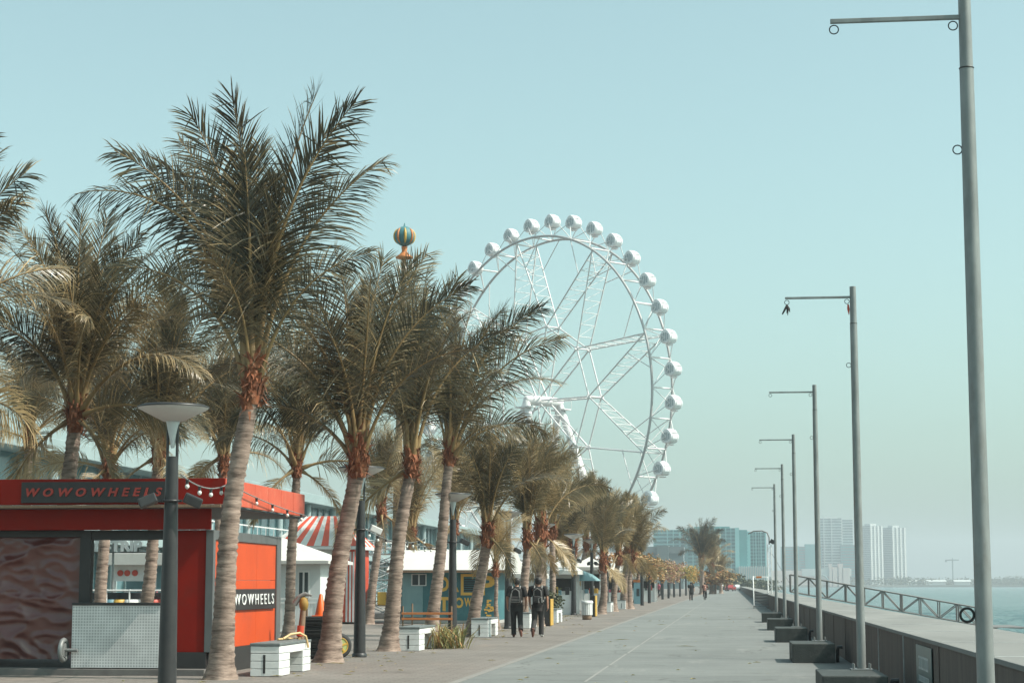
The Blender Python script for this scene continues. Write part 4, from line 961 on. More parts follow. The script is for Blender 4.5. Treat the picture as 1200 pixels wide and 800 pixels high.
t = thing('orange_barrier', 'low orange rail barrier on thin posts between a bench and a palm', 'barrier', (0, 0, 0))
A, B = gnd(472, 743), gnd(529, 745); A.y = 49.0; B.y = 49.0; A.x = at(472, 730, 49).x; B.x = at(529, 730, 49).x
t.location = (A.x, 49, 0); w_ = B.x - A.x
for x, h in ((0, .98), (.25, 1.05), (w_, .98)): MB().tube([(x, 0, 0), (x, 0, h)], .022, 8).build('post', 'wood', t)
for h in (.62, .76): MB().box((-.03, -.045, h), (w_ + .03, -.024, h + .06), .004).build('rail', 'wood_orange', t)
def blades(name, label, c, n, h, w, spread, m, cat, group=None, seed=1):
    rs = random.Random(seed); b = MB(); tint = b.bm.verts.layers.float.new('tint')
    for i in range(n):
        a = rs.uniform(0, 6.28); l = h * rs.uniform(.6, 1.15); d = V((math.cos(a) * rs.uniform(.1, .8), math.sin(a) * rs.uniform(.1, .8), 1)).normalized()
        p = V((rs.gauss(0, spread * .35), rs.gauss(0, spread * .35), 0)); tv = V((-math.sin(a), math.cos(a), 0)); tn = rs.random(); pr = None
        for k in range(5):
            ww = w * (.7, 1, .9, .6, .05)[k]; c_ = (b.bm.verts.new(p - tv * ww), b.bm.verts.new(p + tv * ww))
            for x in c_: x[tint] = min(.999, tn)
            if pr: b.bm.faces.new((pr[0], pr[1], c_[1], c_[0]))
            pr = c_; p = p + d * l / 4; d = (d + V((math.cos(a) * .16, math.sin(a) * .16, -.16 * k))).normalized()
    o = b.build(name, m); o.location = c
    return tag(o, label, cat, group)
q = at(524, 750, 46.2)
blades('strap_plant', 'clump of dry strap leaved plant beside the second white bench', (q.x, 46.0, 0), 150, .75, .02, .75, 'dry_leaf', 'plant')
def leafcloud(name, label, c, boxes, n, size, m, cat, group=None, seed=1, kind=None, parent=None):
    rs = random.Random(seed); b = MB(); tint = b.bm.verts.layers.float.new('tint'); tot = sum(w for *_, w in boxes)
    for (o, r, w) in boxes:
        lump = [V((rs.uniform(-1, 1), rs.uniform(-1, 1), rs.uniform(-1, 1))) for _ in range(16)]
        for i in range(int(n * w / tot)):
            L0 = rs.choice(lump); u = L0 * .8 + V((rs.gauss(0, .22), rs.gauss(0, .22), rs.gauss(0, .25)))
            p = V(o) + V((u.x * r[0], u.y * r[1], u.z * r[2])); s = size * rs.uniform(.5, 1.3)
            n_1 = V((rs.gauss(0, 1), rs.gauss(0, 1), rs.gauss(.4, 1))).normalized(); a = n_1.cross(V((.3, .2, .9))).normalized() * s; d = n_1.cross(a).normalized() * s * .6
            vs = [b.bm.verts.new(p - a), b.bm.verts.new(p + d), b.bm.verts.new(p + a), b.bm.verts.new(p - d)]; tn = min(.999, max(0, .5 + L0.x * .3 + rs.gauss(0, .25)))
            for v in vs: v[tint] = tn
            b.bm.faces.new(vs)
    ob = b.build(name, m, parent, kind=kind)
    if parent is None: ob.location = c
    if label: tag(ob, label, cat, group)
    return ob
leafcloud('shrub', 'leafy brownish shrub growing behind the bench after the walkers', (-7.7, 79.6, .0), [((0, 0, .65), (.55, .7, .55), 1)], 900, .07, 'bush_leaf', 'shrub', seed=4)
# bins and barrel
def edged_bin(label, px0, px1, Y):
    a, c = at(px0, 700, Y).x, at(px1, 700, Y).x; t = thing('bin', label, 'bin', ((a + c) / 2, Y, 0), 0, 'bins with a yellow side'); w = (c - a) / 2
    MB().box((-w, 0, 0), (w - .02, 1.0, .95), .02).build('body', 'dark_frame', t)
    MB().box((w - .018, -.01, .02), (w + .02, 1.01, 1.0), .006).build('side_panel', 'yellow', t)
    MB().box((-w - .02, -.02, .952), (w - .022, 1.02, 1.0), .01).build('lid', 'black_metal', t)
edged_bin('dark bin with a yellow side next to the right walker', 637, 645, 70.5)
edged_bin('smaller dark bin with a yellow side beyond the striped barrel', 692, 697.5, 91)
q = at(688, 724, 83.5); t = thing('striped_barrel', 'white slatted barrel with a dark rusty foot beside a lamp post', 'barrel', (q.x, 83.5, 0)); t.scale = (.64, .64, .92)
b = MB()
for k in range(16): a = k * PI / 8; b.box((-.06, -.015, .22), (.06, .015, .80), .006, mx=Matrix.Rotation(a, 4, 'Z') @ Matrix.Translation((0, -.36, 0)))
b.build('slats', 'white', t)
MB().lathe([(.30, .0), (.33, .02), (.335, .24), (.30, .26)], n=20).build('foot', 'wood', t); MB().lathe([(.345, .24), (.345, .78)], n=20).build('liner', 'grey_frame', t)
MB().lathe([(.42, .78), (.42, .86), (.36, .9)], n=20).build('rim', 'white', t)

# ------------------------------------------------------------------ buildings behind the palms
def local(px, py, Y, o): return at(px, py, Y) - V(o)
# white hut
Y0 = 60; o = (at(378, 700, Y0).x, Y0, 0); t = thing('white_hut', 'small white hut with a low pale roof and a narrow window', 'hut', o)
ze = local(378, 657, Y0, o).z
MB().box((-3.6, 0, 0), (-.08, 3.2, ze), .01).build('wall', 'hut_wall', t)
b = MB(); rg = (V((-3.9, 1.6, ze + .80)), V((-1.75, 1.6, ze + .80))); cs = [V((-3.9, -.4, ze)), V((.24, -.4, ze)), V((.24, 3.6, ze)), V((-3.9, 3.6, ze))]
b.poly([cs[0], cs[1], rg[1], rg[0]]); b.poly([cs[1], cs[2], rg[1]]); b.poly([cs[2], cs[3], rg[0], rg[1]]); b.poly([c_ - V((0, 0, .06)) for c_ in cs][::-1])
b.box((-3.9, -.42, ze - .09), (.262, -.403, ze + .01)); b.box((.243, -.40, ze - .09), (.262, 3.6, ze + .01)); b.build('roof', 'roof_white', t)
wx0, wx1 = local(349, 680, Y0, o).x, local(363, 680, Y0, o).x; wz0, wz1 = local(355, 700, Y0, o).z, local(355, 668, Y0, o).z
wn = MB().box((wx0, -.03, wz0), (wx1, .01, wz1), .006).build('window', 'white', t)
MB().box((wx0 + .05, -.035, wz0 + .06), ((wx0 + wx1) / 2 - .03, -.031, wz1 - .06)).build('pane', 'glass_dark', wn); MB().box(((wx0 + wx1) / 2 + .03, -.035, wz0 + .06), (wx1 - .05, -.031, wz1 - .06)).build('pane', 'glass_dark', wn)
MB().box((-3.6, -.02, .0), (-.078, -.004, .25)).build('plinth', 'concrete', t)
# railing before it
Y0 = 56; a, c = at(326, 720, Y0).x, at(376, 720, Y0).x; t = thing('white_railing', 'white slatted railing in front of the small white hut', 'railing', (a, Y0, 0)); zt2 = at(350, 701, Y0).z
for h in (.12, zt2 - .16, zt2 - .04): MB().box((0, -.03, h), (c - a, .03, h + .05), .005).build('rail', 'white', t)
n = 4
for i in range(n): MB().box((i * (c - a) / (n - 1) - .04, -.045, 0), (i * (c - a) / (n - 1) + .04, .045, zt2 + .02), .008).build('post', 'wood', t)
b = MB(); x = .1
while x < c - a - .05: b.box((x - .028, -.012, .171), (x + .028, .012, zt2 - .162)); x += .1
b.build('slats', 'white', t)
# striped kiosk
Y0 = 74; o = (at(415, 700, Y0).x, Y0, 0); t = thing('striped_kiosk', 'kiosk with red and white striped sloping roof and red striped corner', 'kiosk', o)
ze = local(400, 640, Y0, o).z; zr = local(370, 603, Y0, o).z; wL = -3.2
MB().box((wL, .1, 0), (-.5, 3.0, ze - .12)).build('wall', 'hut_wall', t)
MB().box((wL + .9, .04, .9), (-.85, .098, ze - .4)).build('serving_hatch', 'glass_dark', t)
MB().box((-.497, -.02, .06), (0, 3.0, ze - .12), .01).build('corner_panel', 'stripe_red', t)
for x in (-.30, -.16, -.03): MB().box((x - .036, -.035, .06), (x + .036, -.022, ze - .2)).build('stripe', 'white', t)
MB().box((wL - .2, -.32, ze - .118), (.22, 3.3, ze + .02), .01).build('fascia', 'white', t)
n = 12; b0, b1 = MB(), MB(); x0_, x1_ = wL - .2, .22; cx_ = -1.55; rw = .75
for i in range(n):
    u0, u1 = i / n, (i + 1) / n; bb = b0 if i % 2 else b1
    e0_, e1_ = x0_ + (x1_ - x0_) * u0, x0_ + (x1_ - x0_) * u1; r0_, r1_ = cx_ + (u0 - .5) * 2 * rw, cx_ + (u1 - .5) * 2 * rw
    bb.poly([(e0_, -.34, ze + .022), (e1_, -.34, ze + .022), (r1_, 1.4, zr), (r0_, 1.4, zr)]); bb.poly([(e1_, 3.3, ze + .022), (e0_, 3.3, ze + .022), (r0_, 1.6, zr), (r1_, 1.6, zr)])
    bb.poly([(r0_, 1.4, zr), (r1_, 1.4, zr), (r1_, 1.6, zr), (r0_, 1.6, zr)])
n = 8
for i in range(n):
    v0, v1 = i / n, (i + 1) / n; bb = b0 if i % 2 else b1
    for ex, rx in ((x1_, cx_ + rw), (x0_, cx_ - rw)):
        bb.poly([(ex, -.34 + 3.64 * v0, ze + .022), (ex, -.34 + 3.64 * v1, ze + .022), (rx, 1.4 + .2 * v1, zr), (rx, 1.4 + .2 * v0, zr)])
b1.build('roof', 'roof_white', t); b0.build('roof_stripes', 'stripe_red', t)
# teal kiosk with the yellow lettering
Y0 = 74.6; xr_ = at(581, 700, Y0).x; xl_ = at(470, 700, Y0).x; o = (xl_, Y0, 0); wd = xr_ - xl_
t = thing('teal_kiosk', 'teal painted kiosk with big yellow lettering and a white roof', 'kiosk', o); ze = local(500, 668, Y0, o).z; zr = local(540, 644, Y0 + 2, o).z
MB().box((0, 0, .12), (wd, 4.2, ze), .01).build('wall', 'teal_wall', t); MB().box((-.05, -.05, 0), (wd + .05, 4.3, .118)).build('plinth', 'concrete', t)
MB().prism([(-.5, -.5, ze - .06), (-.5, -.5, ze + .02), (-.5, 2.1, zr), (-.5, 4.7, ze + .02), (-.5, 4.7, ze - .06)], (wd + 1.1, 0, 0)).build('roof', 'roof_white', t)
MB().box((-.5, -.535, ze - .09), (wd + .6, -.503, ze + .005)).build('eave_board', 'wood', t)
MB().box((.05, -.03, .25), (.88, -.002, ze - .12), .01).build('door', 'teal_light', t)
f = MB().box((.42, -.05, local(490, 686, Y0, o).z), (local(500, 680, Y0, o).x, -.032, local(490, 672, Y0, o).z), .005).build('window', 'white', t)
zz0, zz1 = local(490, 685, Y0, o).z, local(490, 673, Y0, o).z; xw_ = local(500, 680, Y0, o).x
MB().box((.46, -.056, zz0), ((.42 + xw_) / 2 - .03, -.052, zz1)).build('pane', 'glass_dark', f); MB().box(((.42 + xw_) / 2 + .03, -.056, zz0), (xw_ - .04, -.052, zz1)).build('pane', 'glass_dark', f)
def yl(b, s, x0, x1, y0, y1, bold=.02, sh=0):
    A, B = local(x0, y1, Y0, o), local(x1, y0, Y0, o); me = text_mesh(s, .5, .004, sh, bold)
    b.addmesh(me, Matrix.Translation(((A.x + B.x) / 2, -.008, (A.z + B.z) / 2)) @ RX @ fit(me, B.x - A.x, B.z - A.z))
b = MB(); yl(b, 'D', 515, 526, 675, 692.5); yl(b, 'R', 528, 538, 675, 693); yl(b, 'P', 562, 580, 674, 697); yl(b, 'T', 514, 527, 699, 715.5); yl(b, 'O', 528, 533.5, 700, 713); yl(b, 'O', 533, 543, 699.5, 712); yl(b, 'W', 544, 553, 700, 710); yl(b, 'ER', 554, 564, 700.5, 708)
A, B = local(540, 697, Y0, o), local(564, 672, Y0, o)
for r in (((A.x, A.z), (B.x, A.z + .11)), ((A.x, B.z - .11), (B.x, B.z)), ((A.x, A.z + .11), (A.x + .11, B.z - .11)), ((B.x - .11, A.z + .11), (B.x, B.z - .11))): b.box((r[0][0], -.02, r[0][1]), (r[1][0], -.003, r[1][1]))
b.build('lettering', 'letter_yellow', t)
b = MB()
for i in range(6): zq = A.z + .16 + i * (B.z - A.z - .32) / 6; b.box((A.x + .13, -.025, zq), (B.x - .13, -.004, zq + .05))
b.build('louvre', 'dark_frame', t)
A = local(573, 712, Y0, o); b = MB(); rs = random.Random(5)
for i in range(26): a = rs.uniform(0, 6.28); r = .24 * rs.random() ** .5; b.box((A.x + r * .8 * math.cos(a) - .04, -.012 - .0002 * i, A.z + 1.3 * r * math.sin(a) - .03), (A.x + r * .8 * math.cos(a) + .04, -.002, A.z + 1.3 * r * math.sin(a) + .03))
b.build('painted_flower', 'letter_yellow', t)
# tent roofed stalls farther on
def stall(label, px0, px1, Y, pe, pr, mroof='roof_white', mwall='teal_light', depth=3.2, open_=True, extra=None, group='white roofed stalls behind the palms'):
    a, c = at(px0, 700, Y).x, at(px1, 700, Y).x; o = (a, Y, 0); w = c - a; t = thing('market_stall', label, 'stall', o, 0, group)
    ze = at(px0, pe, Y).z; zr = at(px0, pr, Y + depth / 2).z
    b = MB(); n = V((w / 2, depth / 2, zr)); e = .25
    cs = [(-e, -e, ze), (w + e, -e, ze), (w + e, depth + e, ze), (-e, depth + e, ze)]
    for i in range(4): b.poly([cs[i], cs[(i + 1) % 4], n])
    for i in range(4):
        p, q = V(cs[i]), V(cs[(i + 1) % 4]); b.poly([p, q, q - V((0, 0, .2)), p - V((0, 0, .2))])
    b.build('canopy', mroof, t)
    for x in (0, w):
        for y in (0, depth): MB().box((x - .05, y - .05, 0), (x + .05, y + .05, ze - .02)).build('post', 'white' if open_ else mwall, t)
    MB().box((.06, depth - .06, 0), (w - .06, depth - .02, ze - .1)).build('back_panel', mwall, t)
    MB().box((.06, .06, 0), (w - .06, .5, 1.0), .01).build('counter', 'white' if open_ else mwall, t)
    if extra: extra(t, w, ze, depth)
    return t
def shutters(t, w, ze, d):
    for i in range(4): MB().box((.08 + i * (w - .16) / 4 + .02, .0, 1.04), (.08 + (i + 1) * (w - .16) / 4 - .02, .05, ze - .25), .006).build('shutter', ('blue_board', 'white', 'teal_light', 'white')[i], t)
def clutter(t, w, ze, d):
    rs = random.Random(int(w * 99))
    for i in range(7):
        x = rs.uniform(.2, w - .4); h = rs.uniform(.15, .5); MB().box((x, .1, 1.002), (x + rs.uniform(.12, .3), .3, 1 + h), .02).build('goods', rs.choice(['red_disc', 'yellow', 'white', 'blue_board', 'dark_frame', 'pink']), t)
    MB().box((.2, d - .1, 1.2), (w - .2, d - .061, ze - .4)).build('dim_interior_board', 'dark_frame', t)  # dark board that paints in the stall's dim interior
stall('stall with blue shutters and a white tent roof behind the left walker', 574, 628, 84, 672, 655, mwall='blue_board', extra=shutters)
stall('open white stall with a dark inner board behind the yellow edged bin', 640, 672, 96, 668, 655, mwall='hut_wall', extra=clutter)
stall('open white stall seen between the trunks near the striped barrel', 674, 704, 112, 664, 652, mwall='hut_wall', extra=clutter)
stall('pale stall behind the leaning palms before the pergola', 706, 734, 126, 668, 657, mwall='white', extra=clutter)
stall('last pale stall, behind the first posts of the pergola', 735, 768, 168, 675, 668, mwall='hut_wall', extra=clutter)
q = at(684, 690, 100); t = thing('parasol', 'small teal parasol between the trunks by the striped barrel', 'parasol', (q.x, 100, 0))
MB().tube([(0, 0, 0), (0, 0, 2.2)], .03, 8).build('pole', 'white', t); MB().lathe([(.95, 1.72), (.5, 2.05), (.03, 2.25)], n=8).build('canopy', 'teal_light', t)
# blue notice board with an orange head
q = at(747.5, 703, 150); t = thing('notice_board', 'pale blue upright board with an orange head by the pergola', 'sign', (q.x, 150, 0)); zt3 = at(747, 679, 150).z
MB().box((-.32, -.05, 0), (.32, .05, zt3 - .2), .01).build('board', 'blue_board', t); MB().box((-.36, -.06, zt3 - .198), (.36, .06, zt3), .01).build('head', 'wood_orange', t); MB().box((-.1, -.056, .6), (.14, -.051, 1.2)).build('dark_mark', 'glass_dark', t)
# steel ride frame with yellow seats
q = at(452, 720, 86); t = thing('amusement_ride', 'white steel ride frame among the thin palms by the teal kiosk', 'ride', (q.x, 86, 0))
w = .75; hgt = at(452, 634, 86).z
for x in (-w, w):
    for y in (-w, w): MB().tube([(x, y, 0), (x, y, hgt)], .05, 6).build('upright', 'white_steel', t)
b = MB(); n = 6
for i in range(n):
    z0, z1 = hgt * i / n, hgt * (i + 1) / n
    for y in (-w, w): b.tube([(-w, y, z0), (w, y, z1)], .025, 5); b.tube([(w, y, z0), (-w, y, z1)], .025, 5); b.tube([(-w, y, z1), (w, y, z1)], .035, 5)
    for x in (-w, w): b.tube([(x, -w, z1), (x, w, z1)], .035, 5)
b.build('lattice', 'white_steel', t)
for x in (-.5, 0, .5): MB().box((x - .2, -w - .35, .6), (x + .2, -w - .06, 1.2), .05).build('seat', 'yellow', t)
MB().box((-1.2, -1.3, 0), (1.2, 1.2, .25), .02).build('deck', 'steel_dark', t)
# ball topped mast
q = at(474, 277, 85); t = thing('ball_mast', 'tall mast topped by a teal ball with orange ribs above the palms', 'mast', (q.x, 85, 0)); zc = q.z; rB = .47
MB().tube([(-.35, 0, 0), (-.02, 0, zc - 1.1)], [.22, .11], 12).build('pole', 'wood', t)
ball = MB().lathe([(.06, -rB)] + [(rB * math.cos(R(a)), rB * math.sin(R(a))) for a in range(-80, 81, 10)] + [(.05, rB), (.02, rB + .16)], (0, 0, zc), 24).build('ball', 'teal_wall', t)
for k in range(8):
    a = k * PI / 4 + .25; b = MB(); pts = [V(((rB + .0) * math.cos(R(e)) * math.cos(a), (rB + .0) * math.cos(R(e)) * math.sin(a), zc + (rB + .0) * math.sin(R(e)))) for e in range(-48, 49, 12)]
    b.tube(pts, [.02, .04, .055, .06, .06, .06, .055, .04, .02], 6); b.build('rib', 'wood_orange' if k % 2 else 'yellow', ball)
MB().lathe([(.15, -rB - .02), (.12, -.66), (.13, -.74), (.24, -.86), (.42, -.98), (.40, -1.04), (.1, -1.1)], (0, 0, zc), 18).build('pedestal', 'wood_orange', t)

# the long glass fronted building behind everything
bx0, bx1, by0, by1, bh = -50, -28, 66, 230, 7.4
t = thing('seaside_building', 'long low building with teal glass and white floor bands behind palms', 'building', (bx1, by0, 0))
def bb_(name, m, a, c, bev=0): return MB().box(a, c, bev).build(name, m, t)
bb_('wall', 'mall_glass', (bx0 - bx1, 0, 0), (-.6, by1 - by0, bh - .6))
for z0, z1, ov_ in ((3.3, 3.9, .7), (bh - .6, bh, .9)): bb_('floor_band', 'slab_band', (bx0 - bx1 - .2, -ov_, z0), (ov_, by1 - by0 + .3, z1), .03)
for i in range(20):
    y = 1 + i * 7.9; MB().tube([(.25, y, 0), (.25, y, bh - .62)], .22, 12).build('column', 'slab_band', t)
for i in range(4): MB().tube([(-3.5 - i * 5.5, -.35, 0), (-3.5 - i * 5.5, -.35, bh - .62)], .22, 12).build('column', 'slab_band', t)
b = MB()
for y in range(1, 152, 2): b.box((-.64, y, 0), (-.52, y + .08, bh - .62))
for x in range(1, 21): b.box((-x - .6, -.06, 0), (-x - .52, .04, bh - .62))
f = b.build('mullion', 'slab_band', t)
for z in (3.9,):
    b = MB(); b.box((.46, 0, z + .95), (.52, by1 - by0, z + 1.02)); 
    for y in range(0, 152, 2): b.tube([(.49, y, z), (.49, y, z + .97)], .025, 5)
    b.box((bx0 - bx1, -.48, z + .95), (.46, -.42, z + 1.02)); b.build('balcony_rail', 'white_steel', t)

# seen through the kiosk window: sign, discs, rail and small carts
Y0 = 62; A, B = at(111, 646, Y0), at(167, 633, Y0); t = thing('ride_sign', 'pale block letter sign on posts seen through the kiosk window', 'sign', (A.x, Y0, 0)); w = B.x - A.x
me = text_mesh('D-TRIP', .4, .03, 0, .02); MB().addmesh(me, Matrix.Translation((w / 2, 0, (A.z + B.z) / 2)) @ RX @ fit(me, w, B.z - A.z)).build('lettering', 'hut_wall', t)
for z in (A.z - .03, B.z + .02): MB().box((-.5, .04, z - .02), (w + .5, .08, z + .02)).build('rail', 'grey_frame', t)
for x in (.62, w + .45): MB().tube([(x, .09, 0), (x, .09, B.z + .1)], .04, 8).build('post', 'galv', t)
a, c = at(134, 660, 70).x, at(192, 660, 70).x; t = thing('game_stall', 'white roofed game stall with three red discs behind the kiosk', 'stall', (a, 70, 0)); w = c - a
zr_ = at(150, 648, 70).z; MB().box((-.3, -.5, zr_ - .45), (w + .3, 3, zr_), .02).build('roof', 'roof_white', t)
MB().box((0, 1.5, .1), (w, 1.56, zr_ - .452)).build('back_panel', 'blue_board', t)
for x in (0, w): MB().box((x - .05, 0, 0), (x + .05, .1, zr_ - .452)).build('post', 'white', t)
MB().box((0, -.02, zr_ - 1.05), (w * .62, .0, zr_ - .46)).build('sign_band', 'hut_wall', t)
for px in (141.3, 149.5, 158.5): q = at(px, 671, 70); MB().tube([(q.x - a, -.06, q.z), (q.x - a, -.025, q.z)], .115, 20).build('red_disc', 'red_disc', t)
MB().box((0, 0, 0), (w, .5, 1.0), .01).build('counter', 'white', t)
for i, m_ in enumerate(('red_disc', 'white', 'teal_light', 'yellow', 'white', 'pink')): MB().box((.1 + i * .27, .1, 1.002), (.3 + i * .27, .3, 1.22 + .05 * (i % 3)), .03).build('prize', m_, t)
Y0 = 58; a, c = at(98, 690, Y0).x, at(206, 690, Y0).x; zt4 = at(140, 690, Y0).z; t = thing('white_rail', 'thin white rail behind the kiosk counter', 'railing', (a, Y0, 0))
for h in (.5, zt4 - .04): MB().tube([(0, 0, h), (c - a, 0, h)], .03, 8).build('rail', 'white', t)
for i in range(5): MB().tube([(i * (c - a) / 4, 0, 0), (i * (c - a) / 4, 0, zt4)], .03, 8).build('post', 'white', t)
for px, m_, nm in ((112, 'dark_frame', 'dark'), (121, 'teal_light', 'pale teal'), (133, 'blue_board', 'light blue'), (143, 'yellow', 'yellow'), (156, 'white', 'white'), (183, 'red_disc', 'red')):
    q = at(px, 699, 60.5); t = thing('ride_cart', nm + ' rounded ride cart behind the counter, seen through the kiosk window', 'ride cart', (q.x, 60.5, 0), 0, 'ride carts behind the kiosk')
    MB().loft([((0, 0, .55), .22, .4), ((0, 0, .7), .3, .52), ((0, 0, .95), .3, .5), ((0, 0, 1.05), .26, .44)], 16).build('tub', m_, t)
    MB().box((-.2, .18, 1.0), (.2, .32, 1.28), .04).build('backrest', 'dark_frame', t); MB().box((-.16, -.2, .0), (.16, .2, .56)).build('pedestal', 'steel_dark', t)

# bulb strings
def string(label, a, c, n, sag, group='bulb strings'):
    a, c = V(a), V(c); pts = [a.lerp(c, i / 16) - V((0, 0, sag * 4 * (i / 16) * (1 - i / 16))) for i in range(17)]
    t = thing('string_light', label, 'string light', a, 0, group)
    MB().tube([p - a for p in pts], .011, 5).build('wire', 'galv', t)
    me = None
    for i in range(n):
        s = (i + .5) / n; p = a.lerp(c, s) - V((0, 0, sag * 4 * s * (1 - s))) - a
        if me is None:
            s1 = MB().lathe([(.022, -.07), (.026, 0)], n=8).mesh('socket', 'black_metal'); me = MB().lathe([(.004, -.14), (.03, -.12), (.034, -.095), (.02, -.068)], n=10).mesh('bulb', 'bulb')
        o_ = link('bulb', me, t, p); link('socket', s1, o_)
kc = V((KX + os_ + .03, KY - ov - .02, 0))
string('bulb string running from the nearest disc lamp to the kiosk corner', (LX + .1, 26.1, 3.1), (kc.x, kc.y, zt - .12), 4, .12)
string('bulb string hanging along the right fascia of the red kiosk', (kc.x + .05, kc.y + .1, zt - .12), (kc.x + .05, KB + .55, zm + .03), 5, .05)
string('bulb string hanging from the second disc lamp over the thin palms', (-7.9, 40.4, 2.75), (at(500, 630, 55).x, 55, at(500, 630, 55).z), 9, .22)
string('bulb string across the palms before the teal kiosk roof', (at(468, 628, 58).x, 58, at(468, 628, 58).z), (-7.75, 52.6, 2.75), 9, .25)
string('bulb string in the far palms above the open white stall', (at(652, 650, 82).x, 82, at(652, 650, 82).z), (-7.95, 96, 2.7), 14, .25)

# ------------------------------------------------------------------ people
def skin_body(verts, edges, root=0, sub=2):
    me = bpy.data.meshes.new('body'); me.from_pydata([v[0] for v in verts], edges, [])
    o = bpy.data.objects.new('body', me); COL.objects.link(o)
    m = o.modifiers.new('skin', 'SKIN'); m.use_smooth_shade = True
    for i, v in enumerate(verts):
        r = v[1]; sv = me.skin_vertices[0].data[i]; sv.radius = (r, r) if not isinstance(r, tuple) else r; sv.use_root = (i == root)
    s = o.modifiers.new('sub', 'SUBSURF'); s.levels = sub; s.render_levels = sub
    dg = bpy.context.evaluated_depsgraph_get(); dg.update()
    out = bpy.data.meshes.new_from_object(o.evaluated_get(dg)); bpy.data.objects.remove(o)
    for p in out.polygons: p.use_smooth = True
    out.materials.clear(); out.materials.append(M['skin']); return out
def person(label, loc, rz, pose, shirt='fabric_black', trou='trouser_black', shoes=('shoe_brown', 'shoe_white'), wide=1.0, group=None, hands=True, sc=1.0):
    t = thing('person', label, 'person', loc, rz, group); t.scale = (sc, sc, sc)
    J = {k: V(v) for k, v in pose.items()}
    vs = []; es = []; ix = {}
    def add(n, p, r): ix[n] = len(vs); vs.append((V(p), r)); return ix[n]
    def con(a, b): es.append((ix[a], ix[b]))
    add('pelvis', J['pelvis'], .115); add('waist', J['pelvis'].lerp(J['chest'], .5), .115); add('chest', J['chest'], .125); add('collar', J['neck'] - V((0, 0, .05)), .075)
    add('neck', J['neck'] + V((0, .01, .02)), .054); add('jaw', J['head'] + V((0, .02, -.07)), .07); add('head', J['head'] + V((0, .0, .02)), .094); add('top', J['head'] + V((0, -.005, .085)), .066)
    for a, b in (('pelvis', 'waist'), ('waist', 'chest'), ('chest', 'collar'), ('collar', 'neck'), ('neck', 'jaw'), ('jaw', 'head'), ('head', 'top')): con(a, b)
    add('nose', J['head'] + V((0, .115, -.015)), .012); con('head', 'nose')
    for s, S_ in ((-1, 'l'), (1, 'r')):
        add('ear' + S_, J['head'] + V((s * .098, -.01, 0)), .018); con('head', 'ear' + S_)
        add('sh' + S_, J['sh' + S_], .062); con('chest', 'sh' + S_)
        add('el' + S_, J['el' + S_], .042); con('sh' + S_, 'el' + S_)
        add('wr' + S_, J['wr' + S_], .028); con('el' + S_, 'wr' + S_)
        d = (J['wr' + S_] - J['el' + S_]).normalized(); pm_ = J['wr' + S_] + d * .075
        add('palm' + S_, pm_, (.030, .030)); con('wr' + S_, 'palm' + S_)
        if hands:
            for q in range(4):
                f0 = pm_ + d * .03 + V((0, (q - 1.5) * .019, 0)); cu = V((-s * .018, .012, 0)); l = (.030, .036, .034, .027)[q]
                add(f'f{q}a{S_}', f0, .0085); con('palm' + S_, f'f{q}a{S_}'); add(f'f{q}b{S_}', f0 + d * l + cu, .008); con(f'f{q}a{S_}', f'f{q}b{S_}'); add(f'f{q}c{S_}', f0 + d * l * 1.7 + cu * 2.6, .007); con(f'f{q}b{S_}', f'f{q}c{S_}')
            th = J['wr' + S_] + d * .05 + V((0, .032, 0)); add('ta' + S_, th, .011); con('wr' + S_, 'ta' + S_); add('tb' + S_, th + d * .035 + V((-s * .008, .022, 0)), .009); con('ta' + S_, 'tb' + S_)
        add('hip' + S_, J['hip' + S_], .088); con('pelvis', 'hip' + S_); add('kn' + S_, J['kn' + S_], .056); con('hip' + S_, 'kn' + S_); add('an' + S_, J['an' + S_], .038); con('kn' + S_, 'an' + S_)
        add('toe' + S_, J['toe' + S_], .034); con('an' + S_, 'toe' + S_)
    body = skin_body(vs, es)
    link('body', body, t)
    # clothing
    b = MB(); p0, c0, n0 = J['pelvis'], J['chest'], J['neck']
    b.loft([(p0 + V((0, 0, -.10)), .175 * wide, .135), (p0 + V((0, 0, .05)), .165 * wide, .125), (p0.lerp(c0, .55), .165 * wide, .125), (c0 + V((0, 0, .02)), .19 * wide, .135), (c0 + V((0, 0, .10)), .185 * wide, .12), (n0 + V((0, 0, -.045)), .115, .085), (n0 + V((0, 0, -.01)), .066, .066)], 18)
    for S_ in 'lr':
        s_, e_2 = J['sh' + S_], J['el' + S_]; b.tube([c0.lerp(s_, .6) + V((0, 0, .06)), s_ + V((0, 0, .005)), s_.lerp(e_2, .45), s_.lerp(e_2, .88)], [.075, .083, .078, .074], 12)
    b.build('shirt', shirt, t)
    b = MB(); b.loft([(p0 + V((0, 0, -.20)), .165 * wide, .12), (p0 + V((0, 0, -.1)), .172 * wide, .13), (p0 + V((0, 0, .03)), .155 * wide, .118)], 18)
    for S_ in 'lr':
        h, k_, a_ = J['hip' + S_], J['kn' + S_], J['an' + S_]; b.tube([h + V((0, 0, .04)), h.lerp(k_, .4), k_, k_.lerp(a_, .4), k_.lerp(a_, 1.04)], [.108, .10, .080, .078, .074], 12)
    b.build('trousers', trou, t)
    for i, S_ in enumerate('lr'):
        a_, to = J['an' + S_], J['toe' + S_]; d = (to - a_); d1 = V((d.x, d.y, d.z)).normalized(); up = V((0, 0, 1)) - d1 * d1.z
        heel = a_ - d1 * .06 - up.normalized() * .035
        b = MB(); b.tube([heel + V((0, 0, .01)), a_.lerp(to, .15) - up.normalized() * .01, a_.lerp(to, .7) - up.normalized() * .005, to + d1 * .05], [.036, .05, .046, .026], 10)
        b.build('shoe', shoes[i], t)
    h = J['head']; b = MB()
